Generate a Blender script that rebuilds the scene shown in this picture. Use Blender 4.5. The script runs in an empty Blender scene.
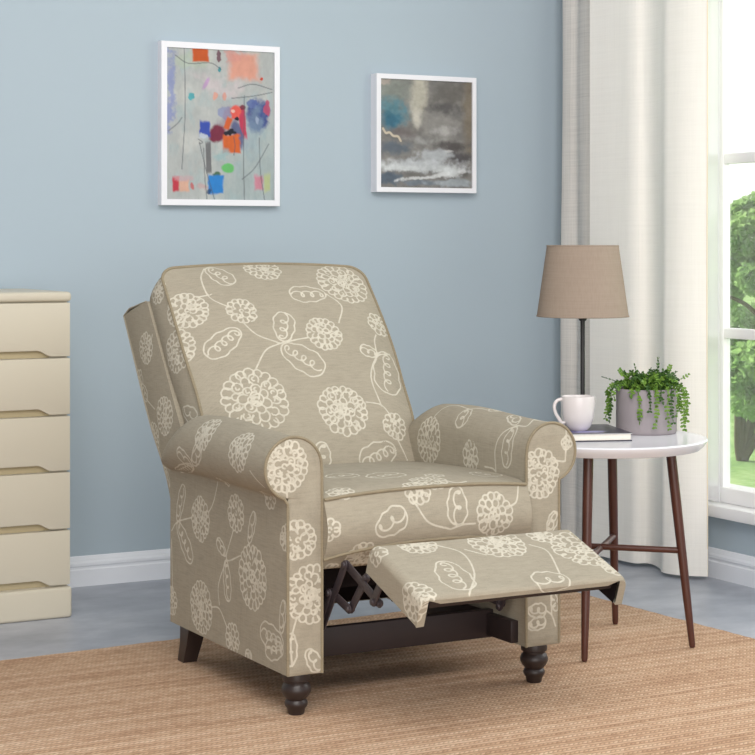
import bpy, bmesh, math, random
import numpy as np
from mathutils import Vector, Matrix

random.seed(7)
RNG = np.random.default_rng(11)
SC = bpy.context.scene
COL = SC.collection
PI = math.pi
CHARTS = {}          # fabric part object -> per-vertex chart coordinates in metres

# ------------------------------------------------------------------ helpers
def lin(r, g, b):
    f = lambda c: (c/255/12.92) if c/255 <= .04045 else ((c/255+.055)/1.055)**2.4
    return (f(r), f(g), f(b), 1.0)

def tag(o, label=None, cat=None, group=None, kind=None):
    if label: o['label'] = label
    if cat: o['category'] = cat
    if group: o['group'] = group
    if kind: o['kind'] = kind
    return o

def empty(name, loc=(0, 0, 0), rz=0.0):
    o = bpy.data.objects.new(name, None)
    o.location = loc
    o.rotation_euler = (0, 0, rz)
    o.empty_display_size = .1
    COL.objects.link(o)
    return o

def link(name, me, mat=None, parent=None, smooth=True):
    o = bpy.data.objects.new(name, me)
    COL.objects.link(o)
    if mat: me.materials.append(mat)
    if smooth is True:
        me.polygons.foreach_set('use_smooth', np.ones(len(me.polygons), dtype=bool))
    elif smooth:
        me.polygons.foreach_set('use_smooth', np.ones(len(me.polygons), dtype=bool))
        me.set_sharp_from_angle(angle=smooth)
    if parent:
        o.parent = parent
        o.matrix_parent_inverse = parent_world(parent).inverted()
    return o

def parent_world(p):
    m = p.matrix_basis.copy()
    q = p
    while q.parent:
        m = q.parent.matrix_basis @ q.matrix_parent_inverse @ m
        q = q.parent
    return m

class MB:
    """Collects shapes (in world metres) and links them as ONE mesh object."""
    def __init__(s): s.v, s.f, s.fm = [], [], []
    def add(s, v, f, mi=0):
        n = len(s.v)
        s.v += [tuple(map(float, p)) for p in v]
        s.f += [tuple(int(i)+n for i in q) for q in f]
        s.fm += [mi]*len(f)
    def bm(s, b, M=None, mi=0):
        b.verts.index_update()
        s.add([(M @ x.co) if M else x.co for x in b.verts], [[y.index for y in q.verts] for q in b.faces], mi)
        b.free()
    def box(s, lo, hi, bev=0.0, seg=2, M=None, mi=0):
        b = bmesh.new()
        bmesh.ops.create_cube(b, size=1)
        for x in b.verts:
            x.co = Vector([lo[i]+(x.co[i]+.5)*(hi[i]-lo[i]) for i in range(3)])
        if bev: bmesh.ops.bevel(b, geom=b.edges[:], offset=bev, segments=seg, affect='EDGES', profile=.5)
        s.bm(b, M, mi)
    def tube(s, pts, r, n=10, closed=False, caps=True, mi=0):
        pts = [Vector(p) for p in pts]
        k = len(pts)
        rs = r if hasattr(r, '__len__') else [r]*k
        vs, fs = [], []
        t0 = (pts[1]-pts[0]).normalized()
        up = Vector((0, 0, 1)) if abs(t0.z) < .9 else Vector((1, 0, 0))
        nrm = (up - t0*up.dot(t0)).normalized()
        for i, p in enumerate(pts):
            if closed: t = (pts[(i+1) % k]-pts[i-1]).normalized()
            else: t = (pts[min(i+1, k-1)]-pts[max(i-1, 0)]).normalized()
            nrm = nrm - t*nrm.dot(t)
            nrm = nrm.normalized() if nrm.length > 1e-8 else t.orthogonal().normalized()
            bn = t.cross(nrm)
            for j in range(n):
                a = 2*PI*j/n
                vs.append(p + (nrm*math.cos(a)+bn*math.sin(a))*rs[i])
        m = k if closed else k-1
        for i in range(m):
            for j in range(n):
                a, b = i*n+j, i*n+(j+1) % n
                c, d = ((i+1) % k)*n+(j+1) % n, ((i+1) % k)*n+j
                fs.append((a, b, c, d))
        if caps and not closed:
            fs.append(tuple(reversed(range(n))))
            fs.append(tuple((k-1)*n+j for j in range(n)))
        s.add(vs, fs, mi)
    def lathe(s, prof, c=(0, 0), n=40, mi=0, close=False):
        """prof: (r, z) list; ends with r=0 close themselves."""
        vs, fs, rings = [], [], []
        for r, z in prof:
            if r < 1e-6:
                rings.append([len(vs)]); vs.append((c[0], c[1], z))
            else:
                rings.append(list(range(len(vs), len(vs)+n)))
                vs += [(c[0]+r*math.cos(2*PI*j/n), c[1]+r*math.sin(2*PI*j/n), z) for j in range(n)]
        for a, b in list(zip(rings, rings[1:])) + ([(rings[-1], rings[0])] if close else []):
            for j in range(n):
                j2 = (j+1) % n
                if len(a) == 1 and len(b) == 1: continue
                if len(a) == 1: fs.append((a[0], b[j2], b[j]))
                elif len(b) == 1: fs.append((a[j], a[j2], b[0]))
                else: fs.append((a[j], a[j2], b[j2], b[j]))
        s.add(vs, fs, mi)
    def prism(s, poly, axis, lo, hi, bev=0.0, mi=0):
        """poly in the two other axes, extruded along axis (0, 1 or 2)."""
        b = bmesh.new()
        o = [i for i in range(3) if i != axis]
        def P(p, w):
            q = [0, 0, 0]; q[o[0]], q[o[1]], q[axis] = p[0], p[1], w
            return q
        A = [b.verts.new(P(p, lo)) for p in poly]
        B = [b.verts.new(P(p, hi)) for p in poly]
        k = len(poly)
        b.faces.new(A); b.faces.new(list(reversed(B)))
        for i in range(k): b.faces.new((A[i], B[i], B[(i+1) % k], A[(i+1) % k]))
        bmesh.ops.recalc_face_normals(b, faces=b.faces[:])
        if bev:
            ed = [e for e in b.edges if len(e.link_faces) == 2 and e.calc_face_angle(0) > .6]
            bmesh.ops.bevel(b, geom=ed, offset=bev, segments=2, affect='EDGES', profile=.5)
        s.bm(b, None, mi)
    def build(s, name, mat, parent=None, smooth=math.radians(35)):
        me = bpy.data.meshes.new(name)
        me.from_pydata(s.v, [], s.f)
        b = bmesh.new(); b.from_mesh(me)
        bmesh.ops.recalc_face_normals(b, faces=b.faces[:])
        b.to_mesh(me); b.free()
        mats = mat if isinstance(mat, list) else [mat]
        o = link(name, me, mats[0], parent, smooth)
        for m in mats[1:]: me.materials.append(m)
        if len(mats) > 1 and len(me.polygons) == len(s.fm): me.polygons.foreach_set('material_index', s.fm)
        me.update()
        return o

def catmull(pts, n=8):
    pts = [np.array(p, float) for p in pts]
    if len(pts) < 3:
        return [pts[0]+(pts[-1]-pts[0])*t for t in np.linspace(0, 1, n+1)]
    P = [2*pts[0]-pts[1]] + pts + [2*pts[-1]-pts[-2]]
    out = []
    for i in range(1, len(P)-2):
        for t in np.linspace(0, 1, n, endpoint=False):
            a, b, c, d = P[i-1], P[i], P[i+1], P[i+2]
            out.append(.5*((2*b)+(c-a)*t+(2*a-5*b+4*c-d)*t*t+(3*b-a-3*c+d)*t**3))
    out.append(pts[-1])
    return out

# ------------------------------------------------------------------ materials
class N:
    """Small wrapper around a node tree."""
    def __init__(s, name):
        s.m = bpy.data.materials.new(name); s.m.use_nodes = True
        s.t = s.m.node_tree; s.t.nodes.clear()
        s.out = s.t.nodes.new('ShaderNodeOutputMaterial')
    def n(s, typ, ins=None, **kw):
        x = s.t.nodes.new('ShaderNode'+typ)
        for k, v in kw.items(): setattr(x, k, v)
        for k, v in (ins or {}).items():
            sk = x.inputs[k]
            if isinstance(v, bpy.types.NodeSocket): s.t.links.new(v, sk)
            else: sk.default_value = v
        return x
    def math(s, op, a, b=0.0, c=None):
        ins = {0: a, 1: b}
        if c is not None: ins[2] = c
        return s.n('Math', ins, operation=op).outputs[0]
    def mix(s, fac, a, b, blend='MIX'):
        return s.n('Mix', {0: fac, 6: a, 7: b}, data_type='RGBA', blend_type=blend).outputs[2]
    def ramp(s, fac, stops):
        x = s.n('ValToRGB', {0: fac})
        e = x.color_ramp.elements
        while len(e) < len(stops): e.new(.5)
        for el, (p, c) in zip(e, stops): el.position = p; el.color = c if hasattr(c, '__len__') else (c, c, c, 1)
        return x.outputs[0]
    def coord(s, scale=(1, 1, 1), rot=(0, 0, 0)):
        c = s.n('TexCoord').outputs['Object']
        return s.n('Mapping', {0: c, 2: rot, 3: scale}).outputs[0]
    def noise(s, vec, scale, detail=3.0, rough=.5):
        return s.n('TexNoise', {'Vector': vec, 'Scale': scale, 'Detail': detail, 'Roughness': rough}).outputs[0]
    def bump(s, h, strength=.2, dist=.002):
        return s.n('Bump', {'Height': h, 'Strength': strength, 'Distance': dist}).outputs[0]
    def bsdf(s, color, rough=.6, normal=None, spec=.5, **kw):
        ins = {'Base Color': color, 'Roughness': rough, 'Specular IOR Level': spec}
        if normal is not None: ins['Normal'] = normal
        ins.update(kw)
        b = s.n('BsdfPrincipled', ins)
        s.t.links.new(b.outputs[0], s.out.inputs[0])
        return b
    def surf(s, sh): s.t.links.new(sh, s.out.inputs[0])

def plain(name, rgb, rough=.5, spec=.5, var=.06, scale=30, bump=0.0, **kw):
    n = N(name)
    c = lin(*rgb)
    no = n.noise(n.coord(), scale)
    d = tuple(x*(1-var) for x in c[:3])+(1,)
    col = n.mix(no, d, tuple(min(1, x*(1+var)) for x in c[:3])+(1,))
    nb = n.bump(n.noise(n.coord(), scale*8), bump, .001) if bump else None
    n.bsdf(col, rough, nb, spec, **kw)
    return n.m

def mat_wall():
    n = N('blue_wall_paint')
    c = n.coord()
    col = n.mix(n.noise(c, 1.3, 4), lin(*WALL_A), lin(*WALL_B))
    n.bsdf(col, .85, n.bump(n.noise(c, 260, 2), .06, .0008), .25)
    return n.m

def mat_floor():
    n = N('blue_grey_concrete_floor')
    c = n.coord((1, 1, 1), (0, 0, .5))
    s1 = n.noise(n.coord((1.0, 1.8, 1), (0, 0, .35)), 2.4, 6, .6)
    s2 = n.noise(c, 9, 6, .7)
    f = n.math('ADD', n.math('MULTIPLY', s1, .65), n.math('MULTIPLY', s2, .35))
    col = n.ramp(f, [(.34, lin(*FLOOR_A)), (.5, lin(*FLOOR_B)), (.66, lin(*FLOOR_C))])
    rg = n.math('ADD', n.math('MULTIPLY', s2, .25), .25)
    n.bsdf(col, rg, n.bump(s2, .05, .002), .4)
    return n.m

def mat_rug():
    n = N('woven_jute')
    c = n.n('TexCoord').outputs['Object']
    sep = n.n('SeparateXYZ', {0: c})
    x, y = sep.outputs[0], sep.outputs[1]
    wob = n.math('MULTIPLY', n.math('SUBTRACT', n.noise(c, 6, 2), .5), .012)
    pitch = .0145
    yy = n.math('DIVIDE', n.math('ADD', y, wob), pitch)
    row = n.math('FLOOR', yy)
    fy = n.math('SUBTRACT', n.math('FRACT', yy), .5)
    par = n.math('SUBTRACT', n.math('MULTIPLY', n.math('MODULO', n.math('ABSOLUTE', row), 2.0), 2.0), 1.0)
    xx = n.math('ADD', n.math('DIVIDE', x, .0122), n.math('MULTIPLY', n.math('MULTIPLY', fy, par), 1.1))
    fx = n.math('SUBTRACT', n.math('FRACT', xx), .5)
    prof = n.math('MULTIPLY', n.math('COSINE', n.math('MULTIPLY', fy, PI)), n.math('COSINE', n.math('MULTIPLY', fx, PI*.9)))
    rnd = n.n('TexWhiteNoise', {'Vector': n.n('CombineXYZ', {0: n.math('FLOOR', xx), 1: row}).outputs[0]}, noise_dimensions='2D').outputs[0]
    rr = n.n('TexWhiteNoise', {'W': row}, noise_dimensions='1D').outputs[0]
    st = n.noise(n.coord((.9, 34, 1)), 1.0, 3, .6)
    st2 = n.noise(n.coord((2.6, 9, 1)), 1.0, 4, .6)
    fib = n.noise(n.coord((60, 260, 1)), 1.0, 2)
    f = n.math('ADD', n.math('ADD', n.math('MULTIPLY', st, .53), n.math('MULTIPLY', st2, .3)),
               n.math('ADD', n.math('MULTIPLY', rnd, .13), n.math('MULTIPLY', rr, .08)))
    col = n.ramp(f, [(.30, lin(*RUG_A)), (.5, lin(*RUG_B)), (.68, lin(*RUG_C))])
    gap = n.math('SMOOTH_MIN', n.math('MULTIPLY', prof, 1.6), 1.0, .2)
    col = n.mix(n.math('ADD', n.math('MULTIPLY', gap, .55), .45), lin(120, 88, 64), col)
    h = n.math('ADD', prof, n.math('MULTIPLY', fib, .25))
    n.bsdf(col, .95, n.bump(h, .55, .005), .1)
    return n.m

def fabric(name, base, line, dark=1.0, pattern=True):
    n = N(name)
    c = n.coord()
    # linen slubs run across in three directions, so every face of the chair shows some
    th = [n.noise(n.coord(s), 1.0, 2, .6) for s in ((30, 420, 30), (420, 30, 420), (30, 30, 420))]
    w = n.math('MULTIPLY', n.math('ADD', n.math('ADD', th[0], th[1]), th[2]), .3333)
    worn = n.noise(c, 7, 5, .65)
    b = [x*dark for x in lin(*base)[:3]]
    col = n.ramp(n.math('ADD', n.math('MULTIPLY', w, .8), n.math('MULTIPLY', worn, .2)),
                 [(.36, tuple(x*.84 for x in b)+(1,)), (.5, tuple(b)+(1,)), (.66, tuple(x*1.13 for x in b)+(1,))])
    if pattern:
        d = n.n('Attribute', attribute_name='pattern').outputs['Fac']
        d = n.math('ADD', d, n.math('MULTIPLY', n.math('SUBTRACT', n.noise(c, 120, 3), .5), .0022))
        m = n.n('MapRange', {0: d, 1: .0030, 2: .0013, 3: 0.0, 4: 1.0}, interpolation_type='SMOOTHSTEP').outputs[0]
        m = n.math('MULTIPLY', m, n.ramp(n.noise(c, 60, 4, .7), [(.32, .45), (.56, .86)]))
        col = n.mix(m, col, lin(*line))
    n.bsdf(col, .92, n.bump(w, .35, .0012), .15)
    return n.m

def cloth(name, rgb, transp=.15, transl=.35, weave=500, wamt=.25, slub=.0):
    n = N(name)
    wv = n.noise(n.coord((1, 60, 60)), 6, 2)
    vx = n.noise(n.coord((300, 300, 4)), 1, 2)
    hx = n.noise(n.coord((5, 5, 240)), 1, 2)
    f = n.math('MULTIPLY', n.math('ADD', vx, hx), .5)
    c = lin(*rgb)
    col = n.ramp(f, [(.3, tuple(x*(1-wamt) for x in c[:3])+(1,)), (.6, c)])
    di = n.n('BsdfDiffuse', {0: col}).outputs[0]
    tl = n.n('BsdfTranslucent', {0: col}).outputs[0]
    a = n.n('MixShader', {0: transl, 1: di, 2: tl}).outputs[0]
    tr = n.n('BsdfTransparent').outputs[0]
    fac = n.math('MULTIPLY', n.ramp(f, [(.3, .5), (.65, 1.0)]), transp*1.35)
    n.surf(n.n('MixShader', {0: fac, 1: a, 2: tr}).outputs[0])
    return n.m

def mat_color_attr(name, rough=.7, bump=.2):
    n = N(name)
    c = n.n('Attribute', attribute_name='paint').outputs['Color']
    c2 = n.mix(n.noise(n.coord(), 160, 4, .7), c, (.5, .5, .5, 1), 'OVERLAY')
    n.bsdf(n.mix(.18, c, c2), rough, n.bump(n.noise(n.coord(), 90, 4, .7), bump, .001), .3)
    return n.m

def mat_leaf(name, a, b, transl=.3, var=8):
    n = N(name)
    f = n.noise(n.coord(), var, 4, .7)
    col = n.ramp(f, [(.3, lin(*a)), (.7, lin(*b))])
    di = n.n('BsdfPrincipled', {'Base Color': col, 'Roughness': .5, 'Specular IOR Level': .3}).outputs[0]
    tl = n.n('BsdfTranslucent', {0: col}).outputs[0]
    n.surf(n.n('MixShader', {0: transl, 1: di, 2: tl}).outputs[0])
    return n.m

def mat_grass(a, b, c):
    n = N('sunny_lawn')
    f1 = n.noise(n.coord(), 1.2, 5, .7)
    f2 = n.noise(n.coord(), 14, 4, .7)
    col = n.ramp(n.math('ADD', n.math('MULTIPLY', f1, .5), n.math('MULTIPLY', f2, .5)), [(.36, lin(*a)), (.5, lin(*b)), (.66, lin(*c))])
    n.bsdf(col, .9, n.bump(f2, .6, .03), .1)
    return n.m

def mat_glass():
    n = N('window_glass')
    g = n.n('BsdfGlossy', {0: (1, 1, 1, 1), 1: .02}).outputs[0]
    t = n.n('BsdfTransparent', {0: (.97, .985, .98, 1)}).outputs[0]
    fr = n.n('Fresnel', {0: 1.45}).outputs[0]
    n.surf(n.n('MixShader', {0: n.math('MULTIPLY', fr, .2), 1: t, 2: g}).outputs[0])
    return n.m

# colours as the things have them
WALL_A, WALL_B = (166, 180, 191), (170, 184, 194)
FLOOR_A, FLOOR_B, FLOOR_C = (138, 143, 155), (165, 169, 179), (190, 193, 201)
RUG_A, RUG_B, RUG_C = (176, 138, 110), (213, 177, 147), (234, 205, 177)
FAB_BASE, FAB_LINE = (158, 150, 134), (208, 202, 187)

M = {}
M['wall'] = mat_wall()
M['floor'] = mat_floor()
M['rug'] = mat_rug()
M['fabric'] = fabric('taupe_floral_linen', FAB_BASE, FAB_LINE)
M['piping'] = fabric('taupe_piping', (142, 131, 110), FAB_LINE, 1.0, False)
M['fabric_plain'] = fabric('taupe_plain_linen', FAB_BASE, FAB_LINE, 1.0, False)
M['white_trim'] = plain('white_gloss_trim', (226, 229, 236), .35, .5, .015)
M['window_white'] = plain('white_window_frame', (244, 243, 244), .4, .5, .01)
M['dark_wood'] = plain('espresso_wood', (46, 36, 34), .38, .5, .2, 20)
M['dark_board'] = plain('dark_stained_board', (44, 35, 35), .5, .4, .12, 20)
M['black_cloth'] = plain('black_dust_cover', (30, 25, 26), .9, .1, .1)
M['metal'] = plain('dark_mechanism_metal', (62, 54, 58), .42, .5, .1, 30)
M['walnut'] = plain('walnut_legs', (78, 43, 34), .38, .5, .25, 14)
M['table_white'] = plain('white_lacquer', (226, 226, 233), .18, .5, .01)
M['black_metal'] = plain('black_lamp_metal', (36, 34, 36), .42, .5, .05)
M['shade'] = None
M['mug'] = plain('white_glazed_ceramic', (214, 207, 206), .22, .5, .01)
M['pot'] = plain('grey_lilac_ceramic', (150, 142, 146), .65, .3, .03)
M['soil'] = plain('dark_soil', (52, 40, 32), .95, .1, .4, 90, .6)
M['pages'] = plain('book_pages', (232, 226, 216), .8, .2, .08, 200)
M['cover_dark'] = plain('dark_book_cover', (62, 60, 74), .4, .4, .1)
M['chest'] = plain('cream_lacquer', (199, 192, 175), .42, .4, .012, 6)
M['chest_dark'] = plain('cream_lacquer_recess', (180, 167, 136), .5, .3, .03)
M['frame_white'] = plain('white_picture_frame', (230, 230, 236), .4, .4, .01)
M['glass'] = mat_glass()
M['sprig_a'] = mat_leaf('sprig_bright', (70, 116, 36), (142, 178, 76), .25, 60)
M['sprig_b'] = mat_leaf('sprig_dark', (34, 66, 28), (84, 122, 52), .2, 60)
M['bark'] = plain('grey_brown_bark', (112, 98, 88), .9, .1, .3, 12, .4)

# ------------------------------------------------------------------ drawn floral print
class Canvas:
    """Distance (m) to the nearest drawn line on a fabric chart."""
    R = .002; FAR = .012
    def __init__(s, lo, hi):
        s.lo = np.array(lo)-.01
        s.n = np.ceil((np.array(hi)+.01-s.lo)/s.R).astype(int)+1
        s.D = np.full((s.n[0], s.n[1]), s.FAR)
        s.marks = []
    def line(s, pts):
        pts = np.asarray(pts, float)
        for a, b in zip(pts[:-1], pts[1:]):
            l = np.minimum(a, b)-s.FAR; h = np.maximum(a, b)+s.FAR
            i0 = np.maximum(((l-s.lo)/s.R).astype(int), 0); i1 = np.minimum(((h-s.lo)/s.R).astype(int)+1, s.n)
            if (i1 <= i0).any(): continue
            X = s.lo[0]+np.arange(i0[0], i1[0])[:, None]*s.R
            Y = s.lo[1]+np.arange(i0[1], i1[1])[None, :]*s.R
            d = b-a; L2 = max(d@d, 1e-12)
            t = np.clip(((X-a[0])*d[0]+(Y-a[1])*d[1])/L2, 0, 1)
            q = np.hypot(X-a[0]-t*d[0], Y-a[1]-t*d[1])
            v = s.D[i0[0]:i1[0], i0[1]:i1[1]]
            np.minimum(v, q, out=v)
    def arc(s, c, r, a0, a1, sq=1.0, rot=0.0, n=12):
        t = np.linspace(a0, a1, n)
        x, y = r*np.cos(t), r*sq*np.sin(t)
        s.line(np.stack([c[0]+x*math.cos(rot)-y*math.sin(rot), c[1]+x*math.sin(rot)+y*math.cos(rot)], 1))
    def flower(s, a, b, R, rnd):
        """A mop-head bloom scribbled as rings of open petal loops of uneven size."""
        s.marks.append((a, b, R))
        lp = max(.019, R*.29)
        rad = R-lp*.52
        first = True
        while rad > lp*.25:
            k = max(4, int(round(2*PI*rad/(lp*(.86 if first else 1.05)))))
            ph = rnd.random()*6.28
            for i in range(k):
                an = ph+2*PI*(i+.35*(rnd.random()-.5))/k
                rr = rad*(1+(.05 if first else .22)*(rnd.random()-.5))
                c = (a+rr*math.cos(an), b+rr*math.sin(an))
                sp = PI*(.62+.22*rnd.random())
                s.arc(c, lp*.52*(1+.35*(rnd.random()-.5)), an-sp, an+sp, .75+.4*rnd.random(), .8*(rnd.random()-.5) if not first else 0, 9)
                if rnd.random() < .45 and not first:
                    s.arc(c, lp*.2, an, an+3.6, 1, 0, 6)
            rad -= lp*.86
            first = False
        s.arc((a, b), lp*.3, 0, 5, 1, 0, 7)
    def leaf(s, p, q, w, rnd):
        """A rounded leaf outline with curls looping along the middle."""
        p, q = np.array(p, float), np.array(q, float)
        d = q-p; L = max(np.hypot(*d), 1e-4); t = d/L; nn = np.array([-t[1], t[0]])
        s.marks.append((*(p+q)/2, L*.5))
        th = np.linspace(0, PI, 18)
        u = .5-.5*np.cos(th)
        pr = np.sin(th)**.8*w*.56*(.8+.35*u)
        for sg in (1, -1):
            wob = 1+.07*np.sin(u*19+sg)
            s.line(p+u[:, None]*d+sg*(pr*wob)[:, None]*nn)
        k = max(2, int(L/.03))
        lr = max(.007, min(w*.2, .012))
        ph = np.linspace(0, 2*PI*k, 12*k)
        f = np.linspace(.06, .86, len(ph))
        s.line(p+f[:, None]*d+(np.cos(ph)*lr)[:, None]*t+(np.sin(ph)*lr)[:, None]*nn)
    def stem(s, pts):
        s.line(catmull(pts, 6))
    def fill(s, box, rnd, gap=.15):
        """Blooms, leaves and stems over a stretch the list leaves empty."""
        last = None
        for _ in range(140):
            a = box[0]+rnd.random()*(box[2]-box[0]); b = box[1]+rnd.random()*(box[3]-box[1])
            if any(math.hypot(a-m[0], b-m[1]) < gap*.55+m[2] for m in s.marks): continue
            if rnd.random() < .6:
                s.flower(a, b, .045+.04*rnd.random(), rnd)
            else:
                an = rnd.random()*6.28; L = .09
                s.leaf((a, b), (a+L*math.cos(an), b+L*math.sin(an)), .045, rnd)
            if last and math.hypot(last[0]-a, last[1]-b) < .35:
                s.stem([last, ((last[0]+a)/2+.03, (last[1]+b)/2-.03), (a, b)])
            last = (a, b)
    def at(s, ch):
        f = np.clip((ch-s.lo)/s.R, 0, s.n-1.001)
        i = f.astype(int); w = f-i
        D = s.D
        return ((1-w[:, 0])*(1-w[:, 1])*D[i[:, 0], i[:, 1]]+w[:, 0]*(1-w[:, 1])*D[i[:, 0]+1, i[:, 1]]
                + (1-w[:, 0])*w[:, 1]*D[i[:, 0], i[:, 1]+1]+w[:, 0]*w[:, 1]*D[i[:, 0]+1, i[:, 1]+1])

class Fab:
    """A fabric mesh made of grids; every vertex has a chart coordinate in metres."""
    def __init__(s): s.v, s.f, s.c, s.n = [], [], [], 0
    def grid(s, P, C, flip=False, loop=False):
        nu, nv = P.shape[:2]
        I = np.arange(nu*nv).reshape(nu, nv)+s.n
        if loop: I = np.concatenate([I, I[:1]], 0)
        q = np.stack([I[:-1, :-1], I[1:, :-1], I[1:, 1:], I[:-1, 1:]], -1).reshape(-1, 4)
        if flip: q = q[:, ::-1]
        s.v.append(P.reshape(-1, 3)); s.c.append(C.reshape(-1, 2)); s.f.append(q); s.n += nu*nv
    def build(s, name, key, parent, mat=None, fills=()):
        V = np.concatenate(s.v); C = np.concatenate(s.c); F = np.concatenate(s.f)
        me = bpy.data.meshes.new(name)
        me.vertices.add(len(V)); me.vertices.foreach_set('co', V.astype(np.float32).ravel())
        me.loops.add(F.size); me.loops.foreach_set('vertex_index', F.astype(np.int32).ravel())
        me.polygons.add(len(F)); me.polygons.foreach_set('loop_start', (np.arange(len(F))*4).astype(np.int32))
        me.update(calc_edges=True); me.validate()
        cv = Canvas(C.min(0), C.max(0))
        rnd = random.Random(len(key)*31+5)
        for it in PRINT.get(key, ()):
            if it[0] == 'F': cv.flower(it[1], it[2], it[3], rnd)
            elif it[0] == 'L': cv.leaf(it[1], it[2], it[3], rnd)
            else: cv.stem(it[1])
        for bx in fills: cv.fill(bx, rnd)
        at = me.attributes.new('pattern', 'FLOAT', 'POINT')
        at.data.foreach_set('value', cv.at(C).astype(np.float32))
        o = link(name, me, mat or M['fabric'], parent, True)
        CHARTS[o.name] = (key, C)
        return o

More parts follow.
